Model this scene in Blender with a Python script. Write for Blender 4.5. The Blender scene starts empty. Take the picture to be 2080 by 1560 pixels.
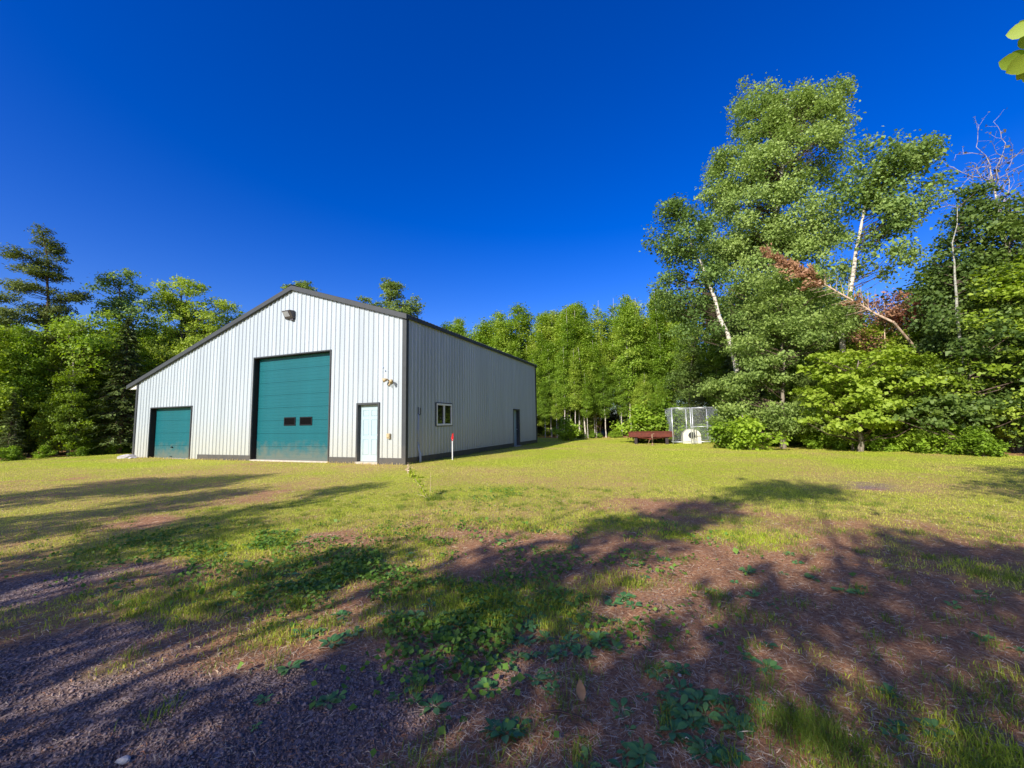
import bpy, math, random
import numpy as np
from mathutils import Matrix, Vector

# ---------------------------------------------------------------- camera, sky, sun, exposure
scene = bpy.context.scene
COL = scene.collection
CAM = Vector((8.83223, -12.10620, 1.46514))
yaw, pitch, roll = 0.376455, 0.093803, -0.016876
fw = Vector((-math.sin(yaw)*math.cos(pitch), math.cos(yaw)*math.cos(pitch), math.sin(pitch)))
rt = Vector((math.cos(yaw), math.sin(yaw), 0))
up = rt.cross(fw)
r2 = rt*math.cos(roll) + up*math.sin(roll)
u2 = up*math.cos(roll) - rt*math.sin(roll)
cd = bpy.data.cameras.new('camera')
cd.sensor_width = 36.0
cd.lens = 36.0*836.158/2080
cd.clip_start = 0.05
cd.clip_end = 2000
cam = bpy.data.objects.new('camera', cd)
cam.matrix_world = Matrix(((r2.x, u2.x, -fw.x, CAM.x), (r2.y, u2.y, -fw.y, CAM.y), (r2.z, u2.z, -fw.z, CAM.z), (0, 0, 0, 1)))
COL.objects.link(cam)
scene.camera = cam

SUN_EL, SUN_AZ = 29.5, 11.5          # light travels towards azimuth SUN_AZ (from +Y, clockwise)
world = bpy.data.worlds.new('World')
scene.world = world
world.use_nodes = True
wn = world.node_tree
bg = wn.nodes['Background']
sky = wn.nodes.new('ShaderNodeTexSky')
sky.sky_type = 'NISHITA'
sky.sun_disc = False
sky.sun_elevation = math.radians(SUN_EL)
sky.sun_rotation = math.radians(180+SUN_AZ)
sky.air_density = 1.0
sky.dust_density = 1.4
sky.ozone_density = 4.0
sky.altitude = 300
hsv = wn.nodes.new('ShaderNodeHueSaturation')
hsv.inputs['Hue'].default_value = 0.527
hsv.inputs['Saturation'].default_value = 1.40
hsv.inputs['Value'].default_value = 1.02
wn.links.new(sky.outputs[0], hsv.inputs['Color'])
wn.links.new(hsv.outputs[0], bg.inputs[0])
bg.inputs[1].default_value = 0.118
sd = bpy.data.lights.new('sun', 'SUN')
sd.energy = 4.8
sd.angle = math.radians(0.53)
sd.color = (1.0, 0.93, 0.82)
sun = bpy.data.objects.new('sun', sd)
tosun = Vector((-math.sin(math.radians(SUN_AZ))*math.cos(math.radians(SUN_EL)),
                -math.cos(math.radians(SUN_AZ))*math.cos(math.radians(SUN_EL)), math.sin(math.radians(SUN_EL))))
sun.rotation_euler = tosun.to_track_quat('Z', 'Y').to_euler()
sun.location = (0, -30, 30)
COL.objects.link(sun)
scene.view_settings.view_transform = 'Standard'
scene.view_settings.look = 'None'
scene.view_settings.exposure = 0.75
scene.view_settings.gamma = 1.0
scene.view_settings.use_curve_mapping = False
scene.render.filter_size = 1.0
scene.cycles.use_denoising = True

# ---------------------------------------------------------------- helpers
G0 = 0.07                             # ground level at the building
rng = np.random.default_rng(11)
random.seed(5)

def tag(o, label=None, cat=None, group=None, kind=None):
    if label: o['label'] = label
    if cat: o['category'] = cat
    if group: o['group'] = group
    if kind: o['kind'] = kind
    return o

def empty(name, loc, rz=0.0):
    o = bpy.data.objects.new(name, None)
    o.location = loc
    o.rotation_euler = (0, 0, rz)
    o.empty_display_size = 0.2
    COL.objects.link(o)
    return o

def link(name, me, parent=None, loc=None):
    o = bpy.data.objects.new(name, me)
    COL.objects.link(o)
    if parent: o.parent = parent
    if loc is not None: o.location = loc
    return o

def npmesh(name, V, Q, mat, smooth=False, attrs=None):
    """V (n,3) array, Q (m,k) array of equal sized faces"""
    V = np.ascontiguousarray(V, dtype=np.float32); Q = np.ascontiguousarray(Q, dtype=np.int32)
    me = bpy.data.meshes.new(name)
    m, k = Q.shape
    me.vertices.add(len(V)); me.vertices.foreach_set('co', V.ravel())
    me.loops.add(m*k); me.loops.foreach_set('vertex_index', Q.ravel())
    me.polygons.add(m); me.polygons.foreach_set('loop_start', np.arange(0, m*k, k, dtype=np.int32))
    me.polygons.foreach_set('loop_total', np.full(m, k, dtype=np.int32))
    if smooth: me.polygons.foreach_set('use_smooth', np.ones(m, dtype=bool))
    if attrs:
        for an, arr in attrs.items():
            a = me.attributes.new(an, 'FLOAT', 'POINT')
            a.data.foreach_set('value', np.ascontiguousarray(arr, dtype=np.float32))
    me.update(calc_edges=True)
    if mat: me.materials.append(mat)
    return me

class MB:
    """collects simple shapes into ONE mesh"""
    def __init__(s): s.v = []; s.f = []
    def add(s, vs, fs):
        b = len(s.v); s.v += [tuple(v) for v in vs]; s.f += [tuple(b+i for i in f) for f in fs]; return s
    def box(s, x0, y0, z0, x1, y1, z1):
        vs = [(x0,y0,z0),(x1,y0,z0),(x1,y1,z0),(x0,y1,z0),(x0,y0,z1),(x1,y0,z1),(x1,y1,z1),(x0,y1,z1)]
        return s.add(vs, [(0,3,2,1),(4,5,6,7),(0,1,5,4),(1,2,6,5),(2,3,7,6),(3,0,4,7)])
    def hexa(s, b, t):       # bottom 4 and top 4 points, counter-clockwise from above
        return s.add(list(b)+list(t), [(0,3,2,1),(4,5,6,7),(0,1,5,4),(1,2,6,5),(2,3,7,6),(3,0,4,7)])
    def tube(s, pts, rad, n=8, caps=True):
        pts = [Vector(p) for p in pts]
        if not hasattr(rad, '__len__'): rad = [rad]*len(pts)
        base = len(s.v); ref = None
        for i, p in enumerate(pts):
            t = (pts[min(i+1, len(pts)-1)]-pts[max(i-1, 0)]).normalized()
            if ref is None: ref = t.orthogonal().normalized()
            ref = (ref - t*ref.dot(t)).normalized(); b = t.cross(ref)
            for k in range(n):
                a = 2*math.pi*k/n
                s.v.append(tuple(p + (ref*math.cos(a)+b*math.sin(a))*rad[i]))
        for i in range(len(pts)-1):
            for k in range(n):
                k2 = (k+1) % n
                s.f.append((base+i*n+k, base+i*n+k2, base+(i+1)*n+k2, base+(i+1)*n+k))
        if caps:
            s.f.append(tuple(base+k for k in range(n-1, -1, -1)))
            s.f.append(tuple(base+(len(pts)-1)*n+k for k in range(n)))
        return s
    def build(s, name, mat, parent=None, smooth=False, bevel=0.0, loc=None):
        me = bpy.data.meshes.new(name)
        me.from_pydata(s.v, [], s.f); me.update()
        if mat: me.materials.append(mat)
        if smooth: me.polygons.foreach_set('use_smooth', [True]*len(me.polygons))
        o = link(name, me, parent, loc)
        if bevel:
            m = o.modifiers.new('bevel', 'BEVEL'); m.width = bevel; m.segments = 2; m.limit_method = 'ANGLE'
        return o

# smooth value noise on arrays
_NT = np.random.default_rng(3).random((256, 256))
def vnoise(x, y, s=1.0, off=0):
    x = np.asarray(x)/s + off*17.3 + 1000; y = np.asarray(y)/s + off*9.1 + 1000
    xi = np.floor(x).astype(int); yi = np.floor(y).astype(int)
    fx = x-xi; fy = y-yi; fx = fx*fx*(3-2*fx); fy = fy*fy*(3-2*fy)
    g = lambda a, b: _NT[a % 256, b % 256]
    return (g(xi, yi)*(1-fx)+g(xi+1, yi)*fx)*(1-fy)+(g(xi, yi+1)*(1-fx)+g(xi+1, yi+1)*fx)*fy
def sstep(a, b, x):
    t = np.clip((x-a)/(b-a), 0, 1); return t*t*(3-2*t)

# ---------------------------------------------------------------- materials
def newmat(name):
    m = bpy.data.materials.new(name); m.use_nodes = True
    return m, m.node_tree.nodes, m.node_tree.links, m.node_tree.nodes['Principled BSDF']

def paint(name, col, rough=0.5, spec=0.4, var=0.12, scale=6.0, streak=0.0, dirt=None, metal=0.0, bump=0.0, objvar=0.0):
    """painted / weathered surface: base colour with mottled wear, faint vertical streaks, optional dirt near the ground"""
    m, N, L, P = newmat(name)
    tc = N.new('ShaderNodeTexCoord')
    nz = N.new('ShaderNodeTexNoise'); nz.inputs['Scale'].default_value = scale; nz.inputs['Detail'].default_value = 6; nz.inputs['Roughness'].default_value = .65
    mp = N.new('ShaderNodeMapping')
    if streak: mp.inputs['Scale'].default_value = (1, 1, 0.06)
    L.new(tc.outputs['Object'], mp.inputs[0]); L.new(mp.outputs[0], nz.inputs[0])
    rp = N.new('ShaderNodeMapRange')
    rp.inputs['From Min'].default_value = .3; rp.inputs['From Max'].default_value = .7
    rp.inputs['To Min'].default_value = 1-var; rp.inputs['To Max'].default_value = 1+var*.6
    L.new(nz.outputs['Fac'], rp.inputs[0])
    mx = N.new('ShaderNodeMix'); mx.data_type = 'RGBA'; mx.blend_type = 'MULTIPLY'; mx.inputs['Factor'].default_value = 1
    mx.inputs[6].default_value = (*col, 1)
    L.new(rp.outputs[0], mx.inputs[7])
    out = mx.outputs[2]
    if objvar:
        oi = N.new('ShaderNodeObjectInfo'); ro = N.new('ShaderNodeMapRange'); ro.inputs['To Min'].default_value = 1-objvar; ro.inputs['To Max'].default_value = 1+objvar
        L.new(oi.outputs['Random'], ro.inputs[0])
        mo = N.new('ShaderNodeMix'); mo.data_type = 'RGBA'; mo.blend_type = 'MULTIPLY'; mo.inputs['Factor'].default_value = 1
        L.new(out, mo.inputs[6]); L.new(ro.outputs[0], mo.inputs[7]); out = mo.outputs[2]
    if dirt:
        sx = N.new('ShaderNodeSeparateXYZ'); L.new(tc.outputs['Object'], sx.inputs[0])
        n2 = N.new('ShaderNodeTexNoise'); n2.inputs['Scale'].default_value = 3.5; n2.inputs['Detail'].default_value = 5
        L.new(tc.outputs['Object'], n2.inputs[0])
        ad = N.new('ShaderNodeMath'); ad.operation = 'MULTIPLY_ADD'; ad.inputs[1].default_value = -1.1
        L.new(n2.outputs['Fac'], ad.inputs[0]); L.new(sx.outputs['Z'], ad.inputs[2])
        r2_ = N.new('ShaderNodeMapRange'); r2_.inputs['From Min'].default_value = -.45; r2_.inputs['From Max'].default_value = dirt[1]
        r2_.inputs['To Min'].default_value = dirt[2]; r2_.inputs['To Max'].default_value = 0
        L.new(ad.outputs[0], r2_.inputs[0])
        m2 = N.new('ShaderNodeMix'); m2.data_type = 'RGBA'
        L.new(r2_.outputs[0], m2.inputs['Factor']); L.new(out, m2.inputs[6]); m2.inputs[7].default_value = (*dirt[0], 1)
        out = m2.outputs[2]
    L.new(out, P.inputs['Base Color'])
    P.inputs['Roughness'].default_value = rough
    P.inputs['Specular IOR Level'].default_value = spec
    P.inputs['Metallic'].default_value = metal
    if bump:
        b = N.new('ShaderNodeBump'); b.inputs['Strength'].default_value = bump; b.inputs['Distance'].default_value = .01
        L.new(nz.outputs['Fac'], b.inputs['Height']); L.new(b.outputs[0], P.inputs['Normal'])
    return m

def leafmat(name, c0, c1, c2, trans=0.35, rough=0.55, tip=None):
    """leaf: colour varies leaf by leaf (attribute var) and tree by tree"""
    m, N, L, P = newmat(name)
    at = N.new('ShaderNodeAttribute'); at.attribute_name = 'var'
    oi = N.new('ShaderNodeObjectInfo')
    ad = N.new('ShaderNodeMath'); ad.operation = 'MULTIPLY_ADD'; ad.inputs[1].default_value = .58
    L.new(oi.outputs['Random'], ad.inputs[0]); 
    m1 = N.new('ShaderNodeMath'); m1.operation = 'MULTIPLY'; m1.inputs[1].default_value = .56
    L.new(at.outputs['Fac'], m1.inputs[0]); L.new(m1.outputs[0], ad.inputs[2])
    cr = N.new('ShaderNodeValToRGB')
    cr.color_ramp.elements[0].color = (*c0, 1); cr.color_ramp.elements[1].color = (*c2, 1)
    e = cr.color_ramp.elements.new(.5); e.color = (*c1, 1)
    L.new(ad.outputs[0], cr.inputs[0])
    L.new(cr.outputs[0], P.inputs['Base Color'])
    P.inputs['Roughness'].default_value = rough; P.inputs['Specular IOR Level'].default_value = .3
    tr = N.new('ShaderNodeBsdfTranslucent')
    hs = N.new('ShaderNodeHueSaturation'); hs.inputs['Saturation'].default_value = 1.1; hs.inputs['Value'].default_value = 1.25
    L.new(cr.outputs[0], hs.inputs['Color']); L.new(hs.outputs[0], tr.inputs[0])
    mx = N.new('ShaderNodeMixShader'); mx.inputs[0].default_value = trans
    L.new(P.outputs[0], mx.inputs[1]); L.new(tr.outputs[0], mx.inputs[2])
    L.new(mx.outputs[0], N['Material Output'].inputs[0])
    return m

def barkmat(name, c0, c1, scale=5.0, horiz=True, patches=.5):
    m, N, L, P = newmat(name)
    tc = N.new('ShaderNodeTexCoord'); mp = N.new('ShaderNodeMapping')
    mp.inputs['Scale'].default_value = (1, 1, 2.5) if horiz else (2.5, 2.5, .5)
    nz = N.new('ShaderNodeTexNoise'); nz.inputs['Scale'].default_value = scale; nz.inputs['Detail'].default_value = 6
    L.new(tc.outputs['Object'], mp.inputs[0]); L.new(mp.outputs[0], nz.inputs[0])
    cr = N.new('ShaderNodeValToRGB')
    cr.color_ramp.elements[0].color = (*c1, 1); cr.color_ramp.elements[0].position = patches-.12
    cr.color_ramp.elements[1].color = (*c0, 1); cr.color_ramp.elements[1].position = patches+.05
    L.new(nz.outputs['Fac'], cr.inputs[0]); L.new(cr.outputs[0], P.inputs['Base Color'])
    P.inputs['Roughness'].default_value = .85; P.inputs['Specular IOR Level'].default_value = .15
    b = N.new('ShaderNodeBump'); b.inputs['Strength'].default_value = .5; b.inputs['Distance'].default_value = .02
    L.new(nz.outputs['Fac'], b.inputs['Height']); L.new(b.outputs[0], P.inputs['Normal'])
    return m

M = {}
M['siding'] = paint('white_siding', (.335, .378, .410), .33, .6, .14, 2.2, streak=1, dirt=((.36, .34, .26), 1.4, .65), objvar=.035)
M['charcoal'] = paint('charcoal_trim', (.040, .045, .050), .55, .3, .15, 5, dirt=((.12, .10, .075), .25, .5))
M['roof'] = paint('dark_roof_steel', (.055, .06, .066), .45, .45, .2, 3)
M['soffit'] = paint('white_soffit', (.6, .6, .6), .5, .4, .05, 4)
M['teal'] = paint('teal_door', (.004, .088, .108), .45, .25, .10, 2.0, streak=1, dirt=((.16, .14, .09), .15, .55))
M['black'] = paint('black_frame', (.008, .008, .010), .5, .15, .1, 8)
M['jamb'] = paint('dark_brown_jamb', (.022, .014, .014), .6, .3, .2, 4)
M['door'] = paint('pale_blue_white_door', (.31, .41, .45), .4, .45, .05, 3, dirt=((.42, .38, .28), .3, .3))
M['vinyl'] = paint('white_vinyl', (.62, .63, .65), .35, .5, .04, 6)
M['concrete'] = paint('pale_concrete', (.42, .38, .32), .9, .2, .3, 9, bump=.4)
M['bronze'] = paint('bronze_housing', (.05, .042, .045), .45, .5, .2, 20)
M['cream'] = paint('cream_plastic', (.40, .31, .17), .5, .4, .2, 20)
M['steel'] = paint('galvanised_steel', (.50, .53, .56), .4, .5, .15, 12, metal=.55)
M['conduit'] = paint('grey_blue_conduit', (.28, .34, .48), .5, .4, .12, 10)
M['rust'] = paint('rusty_red_brown_paint', (.105, .022, .012), .65, .25, .45, 7, bump=.3)
M['rubber'] = paint('black_rubber', (.022, .02, .02), .8, .2, .2, 10)
M['tan'] = paint('bare_tan_steel', (.26, .17, .11), .7, .3, .35, 14)
M['doghouse'] = paint('cream_white_plastic', (.66, .64, .54), .5, .4, .1, 8)
M['red'] = paint('red_ribbon', (.55, .02, .025), .6, .3, .2, 15)
M['stone'] = paint('pale_stone', (.42, .40, .40), .9, .2, .3, 14, bump=.5)
M['deadleaf'] = paint('tan_leaf', (.42, .22, .09), .7, .2, .25, 30)
M['stick'] = paint('brown_stick', (.10, .06, .05), .9, .1, .3, 20)

def glassmat(name, tint):
    m, N, L, P = newmat(name)
    P.inputs['Base Color'].default_value = (*tint, 1); P.inputs['Roughness'].default_value = .03
    P.inputs['Specular IOR Level'].default_value = .35 if tint[0] < .1 else .6
    nz = N.new('ShaderNodeTexNoise'); nz.inputs['Scale'].default_value = 3
    b = N.new('ShaderNodeBump'); b.inputs['Strength'].default_value = .04; L.new(nz.outputs[0], b.inputs['Height']); L.new(b.outputs[0], P.inputs['Normal'])
    return m
M['glass'] = glassmat('dark_window_glass', (.008, .008, .008))
M['lens'] = glassmat('lamp_lens', (.30, .31, .35))
M['door_glass'] = paint('dark_door_glass', (.004, .004, .005), .12, .02, .1, 3)

M['leaf_poplar'] = leafmat('poplar_leaves', (0.038, 0.074, 0.019), (.150, .240, .055), (.31, .41, .11), .38)  # low dark tone paints crown shade gaps; same for maple, aspen, pale leaves
M['leaf_maple'] = leafmat('maple_leaves', (0.065, 0.117, 0.012), (.242, .342, .031), (.389, .484, .065), .420)
M['leaf_aspen'] = leafmat('aspen_leaves', (0.061, 0.116, 0.012), (.200, .320, .028), (.37, .45, .065), .42)
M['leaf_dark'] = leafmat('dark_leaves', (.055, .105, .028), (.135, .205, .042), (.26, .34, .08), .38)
M['needle'] = leafmat('spruce_needles', (.041, .073, .024), (.088, .130, .033), (.165, .206, .053), .200, .600)
M['pine'] = leafmat('pine_needles', (.065, .106, .033), (.142, .183, .038), (.260, .283, .053), .295, .600)
M['leaf_light'] = leafmat('pale_leaves', (0.075, 0.122, 0.026), (.26, .36, .085), (.42, .50, .15), .42)
M['leaf_shrub'] = leafmat('shrub_leaves', (0.065, 0.119, 0.011), (.212, .336, .028), (.354, .484, .053), .420)
M['leaf_brown'] = leafmat('dead_brown_needles', (.16, .075, .045), (.30, .155, .085), (.46, .27, .16), .25)
M['leaf_purple'] = leafmat('sparse_brown_leaves', (.06, .06, .045), (.10, .09, .06), (.16, .15, .08), .3)
M['leaf_red'] = leafmat('reddish_leaves', (.16, .05, .04), (.26, .09, .06), (.34, .15, .09), .35)
M['bark_pale'] = barkmat('pale_birch_bark', (.50, .46, .40), (.13, .10, .08), 4, True, .44)
M['bark_ash'] = barkmat('ash_grey_bark', (.30, .30, .25), (.11, .10, .08), 5, True, .46)
M['bark_grey'] = barkmat('grey_bark', (.22, .19, .15), (.09, .07, .055), 5, False, .5)
M['bark_dark'] = barkmat('dark_bark', (.11, .08, .06), (.045, .032, .025), 6, False, .5)
M['bark_twig'] = barkmat('greyish_twig_bark', (.34, .31, .31), (.17, .14, .15), 5, False, .5)
M['bark_dead'] = barkmat('dead_bark', (.44, .33, .24), (.24, .15, .10), 6, False, .45)

def blademat(name, c0, c1, c2, trans=.3):
    return leafmat(name, c0, c1, c2, trans, .6)
M['grass'] = blademat('lawn_grass', (.16, .26, .014), (.36, .445, .028), (.56, .58, .09), .42)
M['grass_dry'] = blademat('dry_grass', (.36, .27, .08), (.52, .41, .14), (.64, .50, .22), .35)
M['grass_dark'] = blademat('dark_grass', (.085, .155, .020), (.17, .235, .028), (.29, .32, .060), .4)  # darker green blades for tufts and wall edges
M['weed'] = leafmat('plantain_leaves', (.055, .160, .055), (.085, .215, .065), (.15, .27, .07), .25, .42)
M['clover'] = leafmat('clover_leaves', (.07, .16, .02), (.13, .24, .03), (.22, .32, .05), .3)
M['litter'] = leafmat('needle_litter', (.24, .095, .048), (.43, .22, .110), (.60, .41, .24), .1, .8)
M['straw'] = leafmat('dry_straw', (.40, .27, .17), (.58, .44, .29), (.70, .60, .44), .15, .7)
M['pebble'] = leafmat('gravel_pebbles', (.115, .08, .075), (.23, .165, .15), (.46, .37, .34), .0, .85)

# ---------------------------------------------------------------- ground masks (ground cover by place)
CP = np.array([
(-12.61,-5.33,0.8,0,0.3), (-7.88,-4.19,0.7,0.1,0.5), (-4.29,-2.64,0.75,0.1,0.9), (-1.49,-1.26,0.7,0,0.95), (1.81,-1.84,0.95,0,0.4), (4.44,1.67,1,0,0.3), (9.21,4.54,1,0,0.3), (14.10,2.27,1,0,0.3), (15.73,0.61,1,0,0.3), (-2.17,-8.59,0.7,0.1,0.8), (-0.51,-7.65,0.66,0.1,0.9), (0.76,-6.26,0.6,0.15,0.85), (2.73,-5.68,0.7,0.05,0.6), (4.88,-5.56,0.85,0,0.5), (7.19,-3.82,0.9,0,0.4), (9.87,-3.07,0.95,0,0.3), (12.15,-2.94,0.9,0,0.3), (13.51,-3.40,0.9,0,0.3), (1.71,-9.40,0.45,0.3,0.85), (2.90,-9.01,0.65,0.05,0.6), (3.86,-8.48,0.8,0,0.2), (4.87,-7.92,0.35,0,0.8), (5.94,-7.33,0.4,0,0.7), (7.00,-6.43,0.6,0,0.6), (8.19,-4.58,0.35,0,0.8), (9.48,-6.18,0.5,0,0.5), (10.87,-5.74,0.6,0,0.4), (11.93,-5.82,0.5,0,0.5), (3.45,-10.19,0.15,0.8,0.8), (4.30,-9.90,0.4,0.5,0.7), (5.13,-9.61,0.45,0.3,0.5), (5.86,-9.24,0.75,0.1,0.3), (6.39,-8.54,0.5,0,0.6), (6.96,-8.03,0.3,0,0.8), (7.99,-7.99,0.25,0,0.6), (9.07,-8.02,0.22,0.1,0.5), (9.97,-7.92,0.25,0,0.6), (10.93,-7.78,0.25,0,0.6), (5.27,-10.71,0.1,0.8,0.9), (5.71,-10.44,0.35,0.45,0.95), (6.13,-10.11,0.4,0.35,0.9), (6.76,-9.67,0.4,0.2,0.4), (7.42,-9.44,0.4,0.3,0.3), (8.07,-9.27,0.28,0.3,0.4), (8.69,-8.83,0.25,0.2,0.4), (9.42,-8.93,0.35,0,0.4), (10.13,-8.67,0.2,0,0.5), (10.50,-8.82,0.3,0,0.4), (6.32,-10.94,0.05,1,0.9), (6.81,-10.59,0.05,1,0.9), (7.25,-10.23,0.12,0.8,0.7), (7.74,-10.05,0.2,0.4,0.4), (8.25,-9.95,0.18,0.3,0.4), (8.71,-9.78,0.22,0.1,0.3), (9.18,-9.53,0.15,0.2,0.5), (9.54,-9.69,0.42,0,0.2), (10.00,-9.23,0.15,0,0.6), (10.10,-9.54,0.35,0,0.4), (7.29,-10.72,0.05,0.9,0.9), (7.85,-10.49,0.2,0.5,0.5), (8.34,-10.31,0.12,0.1,0.5), (8.81,-10.13,0.15,0.1,0.4), (9.37,-9.95,0.5,0,0.2), (10.01,-9.74,0.6,0,0.3), (-18.69,-1.91,0.9,0,0.3), (13.77,8.21,1,0,0.3), (4.52,19.75,1,0,0.2), (12.49,-1.39,0.45,0.8,0.9), (0,40,1,0,.3), (30,20,1,0,.3), (-40,20,1,0,.3), (-30,-20,.6,.3,.5), (9,-30,.5,.3,.5), (30,-20,.5,0,.5)
])
def polar(x, y):
    dx = np.asarray(x)-CAM.x; dy = np.asarray(y)-CAM.y
    d = np.hypot(dx, dy)+.3
    return np.arctan2(dx, dy), np.log(d)
_cpa, _cpl = polar(CP[:, 0], CP[:, 1])
def masks(x, y):
    """green cover, gravel, dryness at ground positions"""
    x = np.asarray(x, dtype=float).ravel(); y = np.asarray(y, dtype=float).ravel()
    out = np.zeros((len(x), 3))
    for s in range(0, len(x), 40000):
        a, l = polar(x[s:s+40000], y[s:s+40000])
        da = np.angle(np.exp(1j*(a[:, None]-_cpa[None])))
        w = 1/((da*1.6)**2+((l[:, None]-_cpl[None])*2.2)**2+.004)**1.6
        w /= w.sum(1, keepdims=True)
        out[s:s+40000] = w@CP[:, 2:5]
    return out[:, 0], out[:, 1], out[:, 2]
# the foot of the wood (lawn lies inside this line)
EDGE = np.array([(-23.5, -8.5), (-21.6, -3.2), (-22.6, 1.2), (-23.2, 6), (-22.3, 14), (-19.5, 22), (-12, 26), (-4, 24.4), (0.7, 22.3), (4.1, 24.0), (8.2, 23.0), (11.6, 19.0), (13.4, 14.6), (15.0, 11.0), (18.6, 8.6), (21.0, 5.2), (23.5, 0.5)])
def in_wood(x, y):
    x = np.asarray(x); y = np.asarray(y)
    P_ = np.concatenate([EDGE, [(23.5, -60), (-40, -60), (-40, -8.5)]]); c = np.zeros(x.shape, bool)
    xj = x+.5*(vnoise(x, y, 1.1, 21)-.5)*2; yj = y+.5*(vnoise(x, y, 1.3, 22)-.5)*2
    for (x0, y0), (x1, y1) in zip(P_, np.roll(P_, -1, 0)):
        if y0 == y1: continue
        c ^= ((y0 > yj) != (y1 > yj)) & (xj < (x1-x0)*(yj-y0)/(y1-y0)+x0)
    return np.where(c, 0., 1.)*(y > -20)
def green_at(x, y):
    g, v, d = masks(x, y)
    n = .55*vnoise(x, y, .9, 1)+.3*vnoise(x, y, .33, 2)+.15*vnoise(x, y, .13, 3)
    lawn = sstep(-.16, .16, g-(.1+.8*n)+.02)
    n2 = .6*vnoise(x, y, .8, 4)+.4*vnoise(x, y, .25, 5)
    gr = sstep(-.18, .18, v-(.08+.8*n2))
    lawn = lawn*(1-.9*in_wood(x, y)); gr = gr*(1-in_wood(x, y))
    dr = np.clip(d+.95*(vnoise(x, y, 1.7, 6)-.5)+.45*(vnoise(x, y, .35, 7)-.5), 0, 1)
    return lawn, gr, dr
def ground_z(x, y):
    x = np.asarray(x, dtype=float); y = np.asarray(y, dtype=float)
    d = np.hypot(x-CAM.x, y-CAM.y)
    z = G0 + .035*(vnoise(x, y, 2.3, 8)-.5)+.018*(vnoise(x, y, .5, 9)-.5)*sstep(22, 10, d)
    far = sstep(30, 120, np.hypot(x+2, y-8))
    return z + far*1.2*(vnoise(x, y, 40, 10)-.5)
def gz(x, y): return float(ground_z(np.array([x]), np.array([y]))[0])

def build_ground():
    def axis(lo, hi, step, far):
        c = np.arange(lo, hi+1e-6, step)
        g = [far*.02*k for k in (1, 2.5, 5, 9, 15, 25, 50)]
        return np.concatenate([[lo-v for v in g[::-1]], c, [hi+v for v in g]])
    xs = axis(-26, 22, .16, 600); ys = axis(-14, 24, .16, 600)
    X, Y = np.meshgrid(xs, ys)
    x = X.ravel(); y = Y.ravel()
    z = ground_z(x, y)
    lawn, gr, dr = green_at(x, y)
    nx, ny = len(xs), len(ys)
    i = np.arange((nx-1)*(ny-1)); r, c = np.divmod(i, nx-1)
    Q = np.stack([r*nx+c, r*nx+c+1, (r+1)*nx+c+1, (r+1)*nx+c], 1)
    m, N, L, P = newmat('ground_soil')
    tc = N.new('ShaderNodeTexCoord')
    def noise(scale, detail=6, rough=.6):
        n = N.new('ShaderNodeTexNoise'); n.inputs['Scale'].default_value = scale; n.inputs['Detail'].default_value = detail; n.inputs['Roughness'].default_value = rough
        L.new(tc.outputs['Object'], n.inputs[0]); return n
    def ramp(src, stops):
        c = N.new('ShaderNodeValToRGB'); e = c.color_ramp.elements
        e[0].position, e[0].color = stops[0][0], (*stops[0][1], 1); e[1].position, e[1].color = stops[-1][0], (*stops[-1][1], 1)
        for p_, c_ in stops[1:-1]:
            q = e.new(p_); q.color = (*c_, 1)
        L.new(src, c.inputs[0]); return c
    def attr(nm):
        a = N.new('ShaderNodeAttribute'); a.attribute_name = nm; return a.outputs['Fac']
    def mix(f, a, b):
        q = N.new('ShaderNodeMix'); q.data_type = 'RGBA'; L.new(f, q.inputs['Factor']); L.new(a, q.inputs[6]); L.new(b, q.inputs[7]); return q.outputs[2]
    nd = noise(38, 8, .75); nf = noise(6, 5)
    dirt = ramp(nd.outputs['Fac'], [(.3, (.14, .062, .036)), (.5, (.38, .195, .100)), (.72, (.62, .42, .25))])
    vo = N.new('ShaderNodeTexVoronoi'); vo.inputs['Scale'].default_value = 75; L.new(tc.outputs['Object'], vo.inputs[0])
    sp = N.new('ShaderNodeSeparateColor'); L.new(vo.outputs['Color'], sp.inputs[0])
    grav = ramp(sp.outputs[0], [(.0, (.10, .066, .060)), (.55, (.22, .155, .135)), (1., (.40, .31, .28))])
    ng = noise(14, 8, .8)
    green = ramp(ng.outputs['Fac'], [(.3, (.15, .21, .016)), (.5, (.31, .36, .030)), (.7, (.46, .47, .075))])
    dry = ramp(ng.outputs['Fac'], [(.3, (.23, .15, .05)), (.5, (.40, .29, .10)), (.7, (.54, .41, .17))])
    col = mix(attr('gravel'), dirt.outputs[0], grav.outputs[0])
    gcol = mix(attr('dry'), green.outputs[0], dry.outputs[0])
    col = mix(attr('lawn'), col, gcol)
    L.new(col, P.inputs['Base Color'])
    P.inputs['Roughness'].default_value = .95; P.inputs['Specular IOR Level'].default_value = .1
    b = N.new('ShaderNodeBump'); b.inputs['Strength'].default_value = .9; b.inputs['Distance'].default_value = .025
    sm = N.new('ShaderNodeMath'); sm.operation = 'ADD'; L.new(nd.outputs['Fac'], sm.inputs[0]); L.new(ng.outputs['Fac'], sm.inputs[1])
    L.new(sm.outputs[0], b.inputs['Height']); L.new(b.outputs[0], P.inputs['Normal'])
    me = npmesh('ground', np.stack([x, y, z], 1), Q, m, True, {'lawn': lawn, 'gravel': gr, 'dry': dr})
    tag(link('ground', me), kind='structure')
build_ground()

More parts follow.
